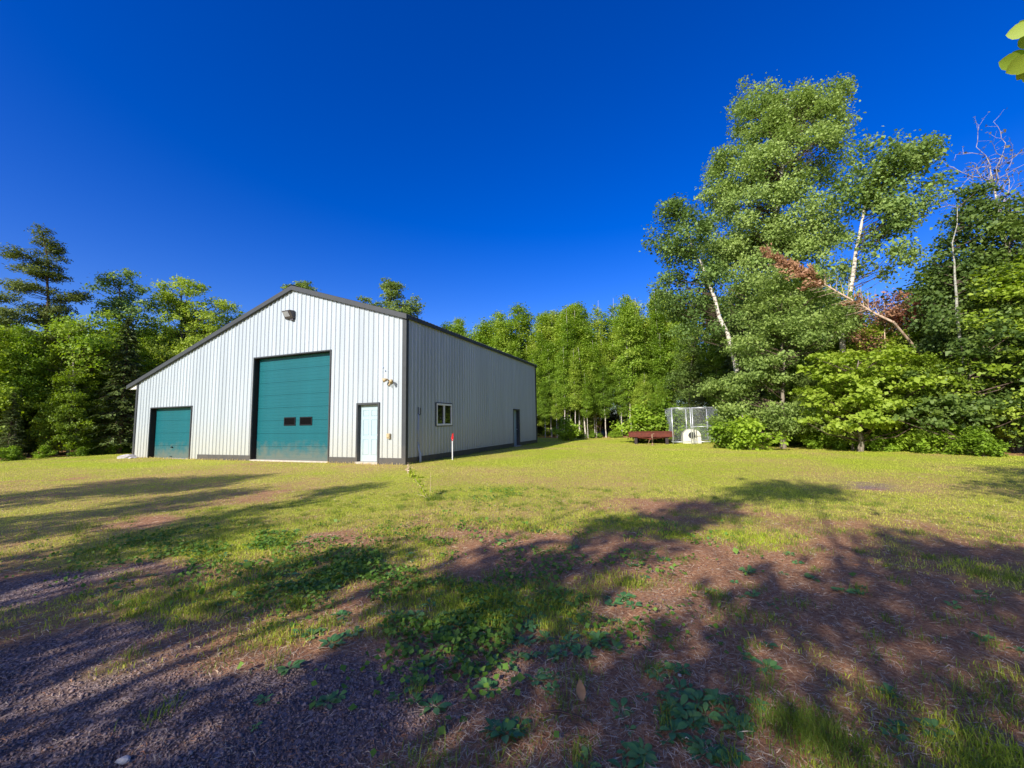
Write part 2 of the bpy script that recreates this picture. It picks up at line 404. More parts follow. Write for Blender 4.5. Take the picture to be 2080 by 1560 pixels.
# ---------------------------------------------------------------- the steel barn
WL, LEN, PK, PKZ, SL = -15.972, 14.637, -5.59, 7.10, .324
RIB = .2286
def topz(x): return PKZ - SL*abs(x-PK)
barn = empty('metal_barn', (-8, 7.3, G0))
tag(barn, 'white ribbed steel barn with charcoal trim and long low left roof slope', 'barn')
BI = Matrix.Translation((8, -7.3, -G0))
def bpart(mb, name, mat, parent=barn, **k):
    """parts are modelled in world coordinates, the barn's Empty sits at its base"""
    o = mb.build(name, M[mat] if isinstance(mat, str) else mat, parent, **k)
    if parent is barn: o.matrix_parent_inverse = BI
    else: o.matrix_parent_inverse = Matrix()
    return o
def sub(mb, name, mat, parent, **k):
    o = mb.build(name, M[mat] if isinstance(mat, str) else mat, parent, **k)
    return o

def siding(u0, u1, ribs, bottom, top, holes, place, name='siding_panel', per=4, extra=()):
    """ribbed steel cladding: sheets of `per` ribs, each sheet one part; holes = (ua, ub, za, zb)"""
    prof = [(-.042, 0), (-.020, .030), (.020, .030), (.042, 0)]
    edges = [u0] + [ribs[k]+.045 for k in range(per-1, len(ribs), per) if u0+.2 < ribs[k]+.045 < u1-.2] + [u1]
    out = []
    for a, b in zip(edges[:-1], edges[1:]):
        us = {round(a, 4): 0.0, round(b, 4): 0.0}
        for r in ribs:
            for du, h in prof:
                if a+1e-4 < r+du < b-1e-4: us[round(r+du, 4)] = h
        for h in holes:
            for q in h[:2]:
                if a < q < b: us[round(q, 4)] = None
        for q in extra:
            if a < q < b: us[round(q, 4)] = None
        ks = sorted(us)
        known = [(k, us[k]) for k in ks if us[k] is not None]
        kx = np.array([k for k, _ in known]); kh = np.array([h for _, h in known])
        mb = MB()
        for p, q in zip(ks[:-1], ks[1:]):
            mid = (p+q)/2
            hp, hq = float(np.interp(p, kx, kh)), float(np.interp(q, kx, kh))
            segs = [(bottom(mid), None)]
            for h in holes:
                if h[0] < mid < h[1]:
                    segs = [(s0, min(h[2], 99)) for s0, _ in segs if h[2] > s0+.01] + [(h[3], None)]
            for s0, s1 in segs:
                zt0, zt1 = (top(p), top(q)) if s1 is None else (s1, s1)
                mb.add([place(p, hp, s0), place(q, hq, s0), place(q, hq, zt1), place(p, hp, zt0)], [(0, 1, 2, 3)])
        out.append(bpart(mb, name, 'siding'))
    return out

LD = (-7.69, -3.50, .13, 4.36)        # large overhead door opening
SDR = (-14.71, -11.70, .07, 2.44)     # small overhead door opening
MD = (-2.08, -1.18, .15, 2.21)        # entry door opening
BD = (10.30, 11.24, .12, 2.20)        # rear side door opening (along Y)
WN = (1.97, 3.19, 1.40, 2.29)         # window opening (along Y)
SK = .297
fr = [(i-68.4)*RIB for i in range(0, 69)]
siding(WL, 0, [r for r in fr if WL+.06 < r < -.06], lambda x: .09 if x < -11.1 else SK-.01, lambda x: topz(x)+.02,
       [LD, SDR, MD], lambda u, h, z: (u, -h, z), extra=(PK, -11.1))
sr = [(i+.76)*RIB for i in range(0, 64)]
siding(0, LEN, [r for r in sr if .06 < r < LEN-.06], lambda y: SK-.01, lambda y: 5.30, [BD, WN], lambda u, h, z: (h, u, z))
siding(WL, 0, [r for r in fr[::1] if WL+.06 < r < -.06], lambda x: SK-.01, lambda x: topz(x)+.02, [], lambda u, h, z: (WL-u, LEN+h, topz(WL-u)+.02 if z > 2 else z), extra=(WL-PK,))
siding(0, LEN, [r for r in sr if .06 < r < LEN-.06], lambda y: .1, lambda y: topz(WL)+.02, [], lambda u, h, z: (WL-h, LEN-u, z))

# skirt boards
SKT = .034
for a, b in ((-11.1, LD[0]-.06), (LD[1]+.06, MD[0]-.075), (MD[1]+.075, .034)):
    bpart(MB().box(a, -SKT, G0-.15, b, .0, SK), 'skirt_board', 'charcoal', bevel=.004)
for a, b in ((.002, BD[0]-.08), (BD[1]+.08, LEN+.03)):
    bpart(MB().box(.0, a, G0-.15, SKT, b, SK), 'skirt_board', 'charcoal', bevel=.004)
bpart(MB().box(WL-.03, LEN, G0-.15, .03, LEN+SKT, SK), 'skirt_board', 'charcoal')
# corner trims (an L each)
bpart(MB().box(-.135, -.040, SK+.002, .040, -.0005, topz(0)-.005).box(.0005, .0, SK+.002, .040, .11, topz(0)-.005), 'corner_trim', 'charcoal', bevel=.004)
bpart(MB().box(WL-.04, -.040, .09, WL+.09, -.0005, topz(WL)-.0).box(WL-.040, .0, .09, WL-.0005, .11, topz(WL)-.1), 'corner_trim', 'charcoal', bevel=.004)
bpart(MB().box(.0005, LEN-.11, SK+.002, .040, LEN+.04, topz(0)-.005), 'corner_trim', 'charcoal', bevel=.004)
# roof: two slopes of ribbed steel
def roofslope(xa, xb):
    mb = MB(); y0, y1 = -.10, LEN+.10
    n = int(round((y1-y0)/RIB))
    def zt(x): return PKZ+.13-SL*abs(x-PK)
    ys = []
    for k in range(n+1):
        yc = y0+(y1-y0)*k/n
        for d, h in ((-.04, 0), (-.016, .02), (.016, .02), (.04, 0)):
            if y0 <= yc+d <= y1: ys.append((yc+d, h))
    for (ya, ha), (yb, hb) in zip(ys[:-1], ys[1:]):
        mb.add([(xa, ya, zt(xa)+ha), (xb, ya, zt(xb)+ha), (xb, yb, zt(xb)+hb), (xa, yb, zt(xa)+hb)], [(0, 1, 2, 3)])
    mb.add([(xa, y0, zt(xa)-.03), (xb, y0, zt(xb)-.03), (xb, y1, zt(xb)-.03), (xa, y1, zt(xa)-.03)], [(3, 2, 1, 0)])
    return mb
XL, XR = WL-.72, .10
bpart(roofslope(XL+.02, PK-.002), 'roof', 'roof'); bpart(roofslope(PK+.002, XR-.02), 'roof', 'roof')
capm = MB()
for s in (-1, 1):
    capm.add([(PK, -.13, PKZ+.185), (PK+s*.2, -.13, PKZ+.185-.2*SL), (PK+s*.2, LEN+.13, PKZ+.185-.2*SL), (PK, LEN+.13, PKZ+.185)], [(0, 1, 2, 3)])
bpart(capm, 'ridge_cap', 'roof')
# rake trims on the front and back, fascias on the eaves
def rake(xa, xb, ya, yb):
    z = lambda x: PKZ-SL*abs(x-PK)
    lo, hi = -.050, .140
    return MB().hexa([(xa, ya, z(xa)+lo), (xb, ya, z(xb)+lo), (xb, yb, z(xb)+lo), (xa, yb, z(xa)+lo)],
                     [(xa, ya, z(xa)+hi), (xb, ya, z(xb)+hi), (xb, yb, z(xb)+hi), (xa, yb, z(xa)+hi)])
for ya, yb in ((-.13, -.034), (LEN+.034, LEN+.13)):
    bpart(rake(XL, PK, ya, yb), 'rake_trim', 'charcoal', bevel=.006); bpart(rake(PK, XR, ya, yb), 'rake_trim', 'charcoal', bevel=.006)
bpart(MB().box(.042, -.034, topz(0)-.02-.02, XR, LEN+.034, topz(0)+.10), 'eave_fascia', 'charcoal', bevel=.006)
bpart(MB().box(XL, -.034, topz(XL)-.055, XL+.03, LEN+.034, topz(XL)+.14), 'eave_fascia', 'charcoal', bevel=.006)
zs = topz(XL)-.06
bpart(MB().box(XL+.03, -.030, zs, WL-.042, LEN, zs+.02), 'soffit', 'soffit')
bpart(MB().add([(XL+.03, -.0315, zs), (WL-.042, -.0315, zs), (WL-.042, -.0315, topz(WL)-.06), (XL+.03, -.0315, topz(XL)-.06+.005)], [(0, 1, 2, 3)]), 'soffit_return', 'soffit')

# reveals and overhead doors
def reveal(o, depth, t=.05, name='door_frame', mat='jamb', axis='x', lip=.045, trimmat='charcoal', trim=.05):
    a, b, z0, z1 = o
    def bx(mb, u0, d0, za, u1, d1, zb):
        if axis == 'x': mb.box(u0, d0, za, u1, d1, zb)
        else: mb.box(-d1, u0, za, -d0, u1, zb)
    f = MB()
    bx(f, a-t, .001, z0-.08, a, depth+.06, z1+t); bx(f, b, .001, z0-.08, b+t, depth+.06, z1+t); bx(f, a, .001, z1, b, depth+.06, z1+t)
    fo = bpart(f, name, mat)
    g = MB()
    bx(g, a-trim, -lip, z0-.08, a-.001, -.0008, z1+trim); bx(g, b+.001, -lip, z0-.08, b+trim, -.0008, z1+trim); bx(g, a-.001, -lip, z1+.001, b+.001, -.0008, z1+trim)
    to = bpart(g, 'door_trim', trimmat, bevel=.004)
    return fo, to

def overhead(o, depth, nsec, name, ribs=4):
    a, b, z0, z1 = o
    root = empty(name, ((a+b)/2, depth, z0)); root.parent = barn; root.matrix_parent_inverse = BI
    cx, cz = (a+b)/2, z0
    H = (z1-z0)/nsec
    for k in range(nsec):
        mb = MB(); za = k*H+.004; zb = (k+1)*H-.004
        # a sheet with shallow pressed grooves
        pts = [(0, za)]
        for q in range(ribs):
            c = za+(zb-za)*(q+.5)/ribs
            pts += [(0, c-.014), (.003, c-.008), (.003, c+.008), (0, c+.014)]
        pts.append((0, zb))
        w = (b-a)/2-.004
        for (d0, p0), (d1, p1) in zip(pts[:-1], pts[1:]):
            mb.add([(-w, d0, p0), (w, d0, p0), (w, d1, p1), (-w, d1, p1)], [(0, 1, 2, 3)])
        mb.box(-w, .010, za, w, .05, zb)
        mb.add([(-w, 0, zb), (w, 0, zb), (w, .02, zb), (-w, .02, zb)], [(0, 1, 2, 3)])
        sub(mb, 'door_section', 'teal', root)
    return root
reveal(LD, .20); ldoor = overhead(LD, .20, 8, 'overhead_door')
ldoor['label'] = 'tall teal overhead door with two small windows'
for (xa, xb) in ((-6.10, -5.46), (-5.23, -4.57)):
    ca = (LD[0]+LD[1])/2; za, zb = 1.50-LD[2], 1.84-LD[2]; xa -= ca; xb -= ca; t = .045
    f = MB().box(xa, -.022, za, xb, .0075, za+t).box(xa, -.022, zb-t, xb, .0075, zb).box(xa, -.022, za+t, xa+t, .0075, zb-t).box(xb-t, -.022, za+t, xb, .0075, zb-t)
    sub(f, 'window_frame', 'black', ldoor, bevel=.003)
    sub(MB().box(xa+t+.001, -.006, za+t+.001, xb-t-.001, .006, zb-t-.001), 'window_pane', 'door_glass', ldoor)
bpart(MB().box(LD[0]-.04, -.05, G0-.12, LD[1]+.04, .5, LD[2]-.006), 'door_sill', 'concrete')
reveal(SDR, .20); sdoor = overhead(SDR, .20, 4, 'overhead_door')
sdoor['label'] = 'small teal garage door with a dark handle'
sub(MB().tube([(-.15, -.05, .52), (-.03, -.05, .52)], .018, 8).tube([(-.09, -.05, .52), (-.09, .0, .52)], .03, 10), 'door_handle', 'black', sdoor)
sub(MB().tube([(-.2, -.04, .09), (-.1, -.04, .09)], .014, 8).box(-.165, -.04, .075, -.135, .0, .105), 'lift_handle', 'black', sdoor)
bpart(MB().box(SDR[0]-.04, -.05, G0-.12, SDR[1]+.04, .5, SDR[2]+.01), 'door_sill', 'concrete')

# panelled entry door
def entry(o, depth, axis, knob_right=True):
    a, b, z0, z1 = o
    if axis == 'x': root = empty('entry_door', ((a+b)/2, depth, z0)); 
    else: root = empty('entry_door', (-depth, (a+b)/2, z0), math.pi/2)
    root.parent = barn; root.matrix_parent_inverse = BI
    w = (b-a)/2-.004; h = z1-z0-.004
    # slab with recessed panel beds
    beds = []
    for sx in (-1, 1):
        x0, x1 = (.055, w-.12) if sx > 0 else (-(w-.12), -.055)
        beds += [(x0, x1, h-.42, h-.19), (x0, x1, h*.455, h-.54), (x0, x1, .22, h*.385)]
    xs = sorted({-w, w} | {v for q in beds for v in q[:2]}); zs_ = sorted({0, h} | {v for q in beds for v in q[2:]})
    mb = MB()
    for p, q in zip(xs[:-1], xs[1:]):
        for r, s in zip(zs_[:-1], zs_[1:]):
            inb = any(e[0] <= (p+q)/2 <= e[1] and e[2] <= (r+s)/2 <= e[3] for e in beds)
            d = .014 if inb else 0
            mb.add([(p, d, r), (q, d, r), (q, d, s), (p, d, s)], [(0, 1, 2, 3)])
    for e in beds:
        x0, x1, y0, y1 = e
        mb.add([(x0, 0, y0), (x1, 0, y0), (x1, 0, y1), (x0, 0, y1), (x0, .014, y0), (x1, .014, y0), (x1, .014, y1), (x0, .014, y1)],
               [(0, 1, 5, 4), (1, 2, 6, 5), (2, 3, 7, 6), (3, 0, 4, 7)])
    mb.box(-w, .016, 0, w, .045, h)
    sub(mb, 'door_slab', 'door', root)
    for e in beds:
        x0, x1, y0, y1 = e; i = .028
        sub(MB().hexa([(x0+.012, .0138, y0+.012), (x1-.012, .0138, y0+.012), (x1-i, .002, y0+i), (x0+i, .002, y0+i)],
                      [(x0+.012, .0138, y1-.012), (x1-.012, .0138, y1-.012), (x1-i, .002, y1-i), (x0+i, .002, y1-i)]), 'raised_panel', 'door', root)
    kx = w-.07 if knob_right else -(w-.07)
    sub(MB().tube([(kx, 0, .95), (kx, -.035, .95), (kx, -.05, .95), (kx, -.075, .95), (kx, -.082, .95)], [.012, .012, .028, .028, .015], 12), 'door_knob', 'steel', root, smooth=True)
    sub(MB().tube([(kx, 0, 1.12), (kx, -.018, 1.12)], .026, 12), 'deadbolt', 'steel', root)
    return root
reveal(MD, .11, .035, mat='charcoal', trim=.075, lip=.05); entry(MD, .11, 'x')
bpart(MB().box(MD[0]-.06, -.10, G0-.12, MD[1]+.06, .3, MD[2]-.006), 'door_sill', 'concrete', bevel=.01)
reveal(BD, .16, .035, mat='charcoal', axis='y', trim=.07, lip=.05); entry(BD, .16, 'y')
bpart(MB().box(-.3, BD[0]-.06, G0-.12, .16, BD[1]+.06, BD[2]-.006), 'door_sill', 'concrete', bevel=.01)

# sliding window in the side wall
win = empty('window', (0, (WN[0]+WN[1])/2, WN[2])); win.parent = barn; win.matrix_parent_inverse = BI
w2, hh = (WN[1]-WN[0])/2, WN[3]-WN[2]
def ring(mb, y0, z0, y1, z1, t, x0, x1):
    return mb.box(x0, y0, z0, x1, y1, z0+t).box(x0, y0, z1-t, x1, y1, z1).box(x0, y0, z0+t, x1, y0+t, z1-t).box(x0, y1-t, z0+t, x1, y1, z1-t)
sub(ring(MB(), -w2-.03, -.03, w2+.03, hh+.03, .0295, .001, .038), 'outer_trim', 'black', win)
sub(ring(MB(), -w2, 0, w2, hh, .075, -.06, .046), 'window_frame', 'vinyl', win, bevel=.004)
sub(MB().box(-.06, -.033, .0755, .040, .033, hh-.0755), 'mullion', 'vinyl', win, bevel=.003)
sub(MB().box(-.02, -w2+.0755, .0755, -.012, -.0335, hh-.0755), 'window_pane', 'glass', win)
sub(MB().box(.002, .0335, .0755, .010, w2-.0755, hh-.0755), 'window_pane', 'glass', win)
# unseen black box inside the barn keeps light out behind the openings
bpart(MB().box(WL+.3, .42, .0, -.42, LEN-.3, 3.2), 'light_block', 'black')

# wall pack flood light under the gable
fl = empty('flood_light', (-5.66, -.03, 6.0)); fl.scale = (.84, .84, .84); fl.parent = barn; fl.matrix_parent_inverse = BI
sub(MB().hexa([(-.27, -.10, -.16), (.27, -.10, -.16), (.27, 0, -.20), (-.27, 0, -.20)], [(-.27, -.30, .19), (.27, -.30, .19), (.27, 0, .22), (-.27, 0, .22)]), 'lamp_housing', 'bronze', fl, bevel=.015)
sub(MB().hexa([(-.235, -.13, -.10), (.13, -.13, -.10), (.13, -.118, -.12), (-.235, -.118, -.12)], [(-.235, -.305, .13), (.13, -.305, .13), (.13, -.275, .135), (-.235, -.275, .135)]), 'lamp_lens', 'lens', fl, bevel=.01)
sub(MB().box(.05, -.09, -.27, .24, -.0, -.19), 'junction_box', 'bronze', fl, bevel=.01)
# twin motion lamp, outlet box, conduit, bolt heads, vent on the left wall
ml = empty('motion_light', (-.60, -.035, 3.0)); ml.parent = barn; ml.matrix_parent_inverse = BI
sub(MB().tube([(0, 0, .0), (0, -.05, .0)], .075, 14), 'base_plate', 'cream', ml)
for sx, tilt in ((-1, .02), (1, -.03)):
    sub(MB().tube([(sx*.03, -.05, .02), (sx*.09, -.10, .06+tilt), (sx*.12, -.14, .05+tilt), (sx*.17, -.22, .01+tilt)], [.018, .03, .055, .07], 12), 'lamp_head', 'cream', ml, smooth=True)
sub(MB().tube([(0, -.05, -.05), (0, -.09, -.10), (0, -.13, -.14)], [.02, .035, .03], 10), 'motion_sensor', 'cream', ml, smooth=True)
sub(MB().tube([(-.20, -.04, .08), (-.30, -.05, .10), (-.36, -.05, .15)], .014, 8), 'lamp_arm', 'cream', ml)
ob = MB().box(-.73, -.10, .98, -.59, -.031, 1.16).box(-.715, -.125, 1.02, -.605, -.10, 1.15)
bpart(ob, 'outlet_box', 'cream', bevel=.012)
for x, z in ((-.98, 3.55), (-.88, 3.42)):
    bpart(MB().tube([(x, 0, z), (x, -.04, z)], .025, 8), 'cable_cap', 'conduit')
cn = MB().tube([(.05, .70, .72), (.05, .70, 1.85)], .017, 8)
bpart(cn, 'conduit_pipe', 'conduit', smooth=True)
bpart(MB().tube([(.09, .78, .0), (.09, .78, .40), (.06, .715, .60), (.05, .70, .75)], [.045, .045, .030, .024], 10), 'conduit_pipe', 'conduit', smooth=True)
bpart(MB().tube([(.05, .70, 1.85), (.05, .70, 2.10)], .012, 6).tube([(.05, .705, 1.86), (.06, .77, 1.80), (.06, .84, 1.84), (.05, .86, 2.08)], .012, 6), 'conduit_hook', 'black')
for z in (.78, 1.28): bpart(MB().box(.034, .655, z, .07, .745, z+.03), 'pipe_strap', 'conduit')
bpart(MB().hexa([(WL-.22, .55, 1.15), (WL-.04, .55, 1.15), (WL-.04, .85, 1.15), (WL-.22, .85, 1.15)], [(WL-.10, .55, 1.45), (WL-.04, .55, 1.45), (WL-.04, .85, 1.45), (WL-.10, .85, 1.45)]), 'vent_hood', 'soffit', bevel=.01)

# ---------------------------------------------------------------- small things by the barn
def rock(name, c, s, seed, mat='stone', n=2):
    import bmesh
    bm = bmesh.new(); bmesh.ops.create_icosphere(bm, subdivisions=n, radius=1)
    r = random.Random(seed)
    for v in bm.verts:
        k = 1+.18*math.sin(3*v.co.x+seed)+.12*math.cos(4*v.co.y+2*seed)+r.uniform(-.08, .08)
        v.co = Vector((v.co.x*s[0]*k, v.co.y*s[1]*k, v.co.z*s[2]*k))
    me = bpy.data.meshes.new(name); bm.to_mesh(me); bm.free(); me.materials.append(M[mat])
    o = link(name, me, None, c); o.rotation_euler = (0, 0, seed); return o
tag(rock('stone', (-16.0, -.25, G0+.05), (.42, .22, .13), 1), 'flat pale stone lying against the left front corner of the barn', 'stone')
tag(rock('stone', (-15.45, -.22, G0+.02), (.36, .16, .06), 2.4), 'low flat pale slab beside the small garage door at the barn corner', 'stone')

st = empty('marker_stake', (.72, 2.02, G0)); tag(st, 'thin white marker stake with a red ribbon top in front of the side wall', 'stake')
MB().tube([(0, 0, -.1), (.0, 0, .72), (.012, 0, .80)], .022, 8).build('stake_pole', M['vinyl'], st)
MB().hexa([(-.035, -.012, .80), (.010, -.03, .72), (.045, .012, .78), (.0, .02, .82)], [(-.01, -.012, .99), (.018, -.02, 1.02), (.04, .02, 1.05), (.01, .02, 1.01)]) \
    .add([(-.06, -.01, .84), (-.01, -.03, .90), (.0, .0, .78)], [(0, 1, 2)]).add([(.01, 0, .66), (.035, -.02, .82), (.015, .02, .84)], [(0, 1, 2)]).build('red_ribbon', M['red'], st)

# ---------------------------------------------------------------- flat trailer
tr = empty('utility_trailer', (7.42, 13.45, G0), 0.03); tag(tr, 'rusty brown flatbed trailer parked at the forest edge left of the kennel', 'trailer')
HW, TL = 1.27, 3.6
b = MB().box(-HW, 0, .42, HW, .05, .46).box(-HW, 0, .70, HW, .07, .745).box(-HW, .02, .46, HW, .045, .70)
b.build('front_beam', M['rust'], tr, bevel=.006)
for sx in (-1, 1):
    x = sx*(HW-.03)
    MB().box(x-.03, .071, .46, x+.03, TL, .72).build('side_rail', M['rust'], tr, bevel=.005)
for k in range(12):
    xa = -HW+.065+k*(2*HW-.13)/12; xb = xa+(2*HW-.13)/12-.012
    MB().box(xa, .075, .685+.006*(k % 2), xb, TL-.02, .735+.006*(k % 2)).build('deck_plank', M['rust'], tr, bevel=.004)
MB().box(-.9, 1.78, .34, .9, 1.86, .42).build('axle', M['rubber'], tr)
def wheel(x):
    w = MB(); y, z, R = 1.82, .31, .32; n = 20
    prof = [(-.10, .18), (-.10, .27), (-.08, R), (.08, R), (.10, .27), (.10, .18)]
    for k in range(n):
        a0, a1 = 2*math.pi*k/n, 2*math.pi*(k+1)/n
        for (d0, q0), (d1, q1) in zip(prof, prof[1:]+prof[:1]):
            w.add([(x+d0, y+q0*math.cos(a0), z+q0*math.sin(a0)), (x+d0, y+q0*math.cos(a1), z+q0*math.sin(a1)), (x+d1, y+q1*math.cos(a1), z+q1*math.sin(a1)), (x+d1, y+q1*math.cos(a0), z+q1*math.sin(a0))], [(0, 1, 2, 3)])
    o = w.build('wheel', M['rubber'], tr)
    MB().tube([(x-.06, y, z), (x+.06, y, z)], .179, 16).build('rim', M['tan'], o)
for x in (-.86, .86): wheel(x)
MB().box(-.95, .10, -.0, -.78, .28, .42).build('support_leg', M['jamb'], tr); MB().box(.78, .10, -.0, .95, .28, .42).build('support_leg', M['jamb'], tr)
t = MB()
for sx in (-1, 1): t.tube([(sx*.75, .1, .40), (sx*.05, -1.25, .38)], .04, 6)
t.box(-.06, -1.55, .34, .06, -1.2, .44)
t.build('tongue', M['rust'], tr)
MB().tube([(.09, -1.2, .05), (.09, -1.2, .62)], .035, 8).tube([(.09, -1.2, .62), (.20, -1.2, .66)], .015, 6).tube([(.09, -1.2, .0), (.09, -1.2, .05)], .09, 10).build('jack', M['tan'], tr)
MB().tube([(-.12, -1.1, .1), (-.05, -1.15, .34), (.0, -1.2, .3)], .02, 6).build('safety_chain', M['tan'], tr)

# ---------------------------------------------------------------- kennel and dog house
kn = empty('dog_kennel', (8.62, 13.45, G0), .16); tag(kn, 'galvanised chain link dog kennel with open top at the forest edge', 'kennel')
KW, KD, KH = 2.42, 2.45, 2.10
def bar(p, q, name, r=.028):
    MB().tube([p, q], r, 8).build(name, M['steel'], kn, smooth=True)
for p in ((0, 0), (1.0, 0), (1.10, 0), (KW, 0), (0, KD), (KW, KD), (KW/2, KD)): bar((p[0], p[1], -.05), (p[0], p[1], KH), 'post')
for z in (.14, KH-.02):
    for p, q in (((0, 0), (1.0, 0)), ((1.1, 0), (KW, 0)), ((0, 0), (0, KD)), ((KW, 0), (KW, KD)), ((0, KD), (KW, KD))):
        bar((p[0], p[1], z), (q[0], q[1], z), 'rail', .022)
bar((1.1, 0, 1.0), (KW, 0, 1.0), 'rail', .018)
def link_mesh(p, q):
    """one panel of woven diagonal wire"""
    p = Vector((*p, .14)); q = Vector((*q, .14)); d = q-p; W = d.length; d.normalize(); H = KH-.16
    mb = MB(); s = .085; k = -int(H/s)-1
    nrm = Vector((-d.y, d.x, 0))
    while k*s < W+H:
        for sg in (1, -1):
            u0, z0, u1, z1 = (k*s, 0, k*s+H, H) if sg > 0 else (k*s, H, k*s+H, 0)
            a, c = max(0, u0), min(W, u1)
            if c-a < .02: continue
            za = z0+(z1-z0)*(a-u0)/(u1-u0); zc = z0+(z1-z0)*(c-u0)/(u1-u0)
            mb.tube([p+d*a+Vector((0, 0, za))+nrm*.003*sg, p+d*c+Vector((0, 0, zc))+nrm*.003*sg], .0021, 3, False)
        k += 1
    o = mb.build('chain_link', M['steel'], kn); o['kind'] = 'stuff'
for p, q in (((0, 0), (1.0, 0)), ((1.1, 0), (KW, 0)), ((0, 0), (0, KD)), ((KW, 0), (KW, KD)), ((0, KD), (KW, KD))): link_mesh(p, q)
MB().box(.98, -.06, .95, 1.13, -.03, 1.0).build('gate_latch', M['steel'], kn)

dh = empty('dog_house', (9.66, 14.6, G0), .12); tag(dh, 'cream white dog house with rounded roof and dark round opening inside the kennel', 'dog house')
def arch(w, h, sh, n=14):
    pts = [(-w, .0), (w, .0), (w*.97, sh)]
    for k in range(1, n): 
        a = math.pi*k/n; pts.append((w*.97*math.cos(a), sh+(h-sh)*math.sin(a)))
    return pts+[(-w*.97, sh)]
pts = arch(.50, .84, .48)
hole = [(.19*math.cos(2*math.pi*k/20), .47+.20*math.sin(2*math.pi*k/20)) for k in range(20)]
def shellmesh():
    mb = MB(); n = len(pts); D = 1.1
    c = (0, .47)
    # front face with a round hole: match each hole vertex with an outline ray
    def outline(a):
        dx, dz = math.cos(a), math.sin(a); best = None
        for (x0, z0), (x1, z1) in zip(pts, pts[1:]+pts[:1]):
            ex, ez = x1-x0, z1-z0; den = dx*ez-dz*ex
            if abs(den) < 1e-9: continue
            t_ = ((x0-c[0])*ez-(z0-c[1])*ex)/den; u_ = ((x0-c[0])*dz-(z0-c[1])*dx)/den
            if t_ > 0 and -1e-6 <= u_ <= 1+1e-6 and (best is None or t_ < best): best = t_
        return (c[0]+dx*best, c[1]+dz*best)
    m = 40
    ang = sorted([2*math.pi*k/m for k in range(m)] + [math.atan2(z-c[1], x-c[0]) % (2*math.pi) for x, z in pts])
    for a0, a1 in zip(ang, ang[1:]+[ang[0]+2*math.pi]):
        if a1-a0 < 1e-6: continue
        o0, o1 = outline(a0), outline(a1); i0 = (.2*math.cos(a0), .47+.2*math.sin(a0)); i1 = (.2*math.cos(a1), .47+.2*math.sin(a1))
        mb.add([(i0[0], 0, i0[1]), (o0[0], 0, o0[1]), (o1[0], 0, o1[1]), (i1[0], 0, i1[1])], [(0, 1, 2, 3)])
        mb.add([(i0[0], 0, i0[1]), (i1[0], 0, i1[1]), (i1[0], .06, i1[1]), (i0[0], .06, i0[1])], [(0, 1, 2, 3)])
        mb.add([(o0[0], 0, o0[1]), (o1[0], 0, o1[1]), (o1[0], D, o1[1]), (o0[0], D, o0[1])], [(3, 2, 1, 0)])
    mb.add([(x, D, z) for x, z in pts], [tuple(range(n))])
    return mb
shellmesh().build('house_shell', M['doghouse'], dh)
rm = MB()
for k in range(20):
    a0, a1 = 2*math.pi*k/20, 2*math.pi*(k+1)/20
    q = lambda r_, a, y: (r_*math.cos(a), y, .47+r_*math.sin(a))
    rm.add([q(.20, a0, -.02), q(.235, a0, -.02), q(.235, a1, -.02), q(.20, a1, -.02), q(.235, a0, .0), q(.235, a1, .0)], [(0, 1, 2, 3), (1, 4, 5, 2)])
rm.build('door_rim', M['doghouse'], dh)
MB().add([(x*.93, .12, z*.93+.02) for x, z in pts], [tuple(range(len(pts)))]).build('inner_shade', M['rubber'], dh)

# ---------------------------------------------------------------- vegetation generators
def norm(a): return a/np.maximum(np.linalg.norm(a, axis=-1, keepdims=True), 1e-9)

def leaves(P, nrm, size, aspect, rg, fold=.12):
    """one folded diamond leaf (2 triangles + fold) per point"""
    n = len(P)
    rv = norm(rg.normal(size=(n, 3)))
    ax = norm(np.cross(nrm, rv)); sd_ = np.cross(nrm, ax)
    L = (size*np.exp(rg.normal(size=n)*.28))[:, None]; w = L*aspect*.5
    b = P-ax*L*.5; t = P+ax*L*.5
    l = P-ax*L*.05+sd_*w+nrm*L*fold; r = P-ax*L*.05-sd_*w+nrm*L*fold
    V = np.stack([b, r, t, l], 1).reshape(-1, 3)
    Q = np.arange(n*4).reshape(-1, 4)
    return V, Q

def tubes(paths, n=5):
    """paths: list of (pts(k,3), radii(k)) -> V, Q arrays"""
    Vs, Qs, off = [], [], 0
    ang = np.linspace(0, 2*np.pi, n, endpoint=False); ca, sa = np.cos(ang), np.sin(ang)
    for pts, rad in paths:
        pts = np.asarray(pts, float); k = len(pts)
        t = np.gradient(pts, axis=0); t = norm(t)
        ref = np.array([1., .13, .07]) if abs(t[0, 2]) > .5 else np.array([0., .1, 1.])
        a = norm(np.cross(t, ref)); b_ = np.cross(t, a)
        ring_ = pts[:, None]+(a[:, None]*ca[None, :, None]+b_[:, None]*sa[None, :, None])*np.asarray(rad)[:, None, None]
        Vs.append(ring_.reshape(-1, 3))
        i = np.arange((k-1)*n); r, c = np.divmod(i, n); c2 = (c+1) % n
        Qs.append(np.stack([r*n+c, r*n+c2, (r+1)*n+c2, (r+1)*n+c], 1)+off); off += k*n
    return np.concatenate(Vs), np.concatenate(Qs)

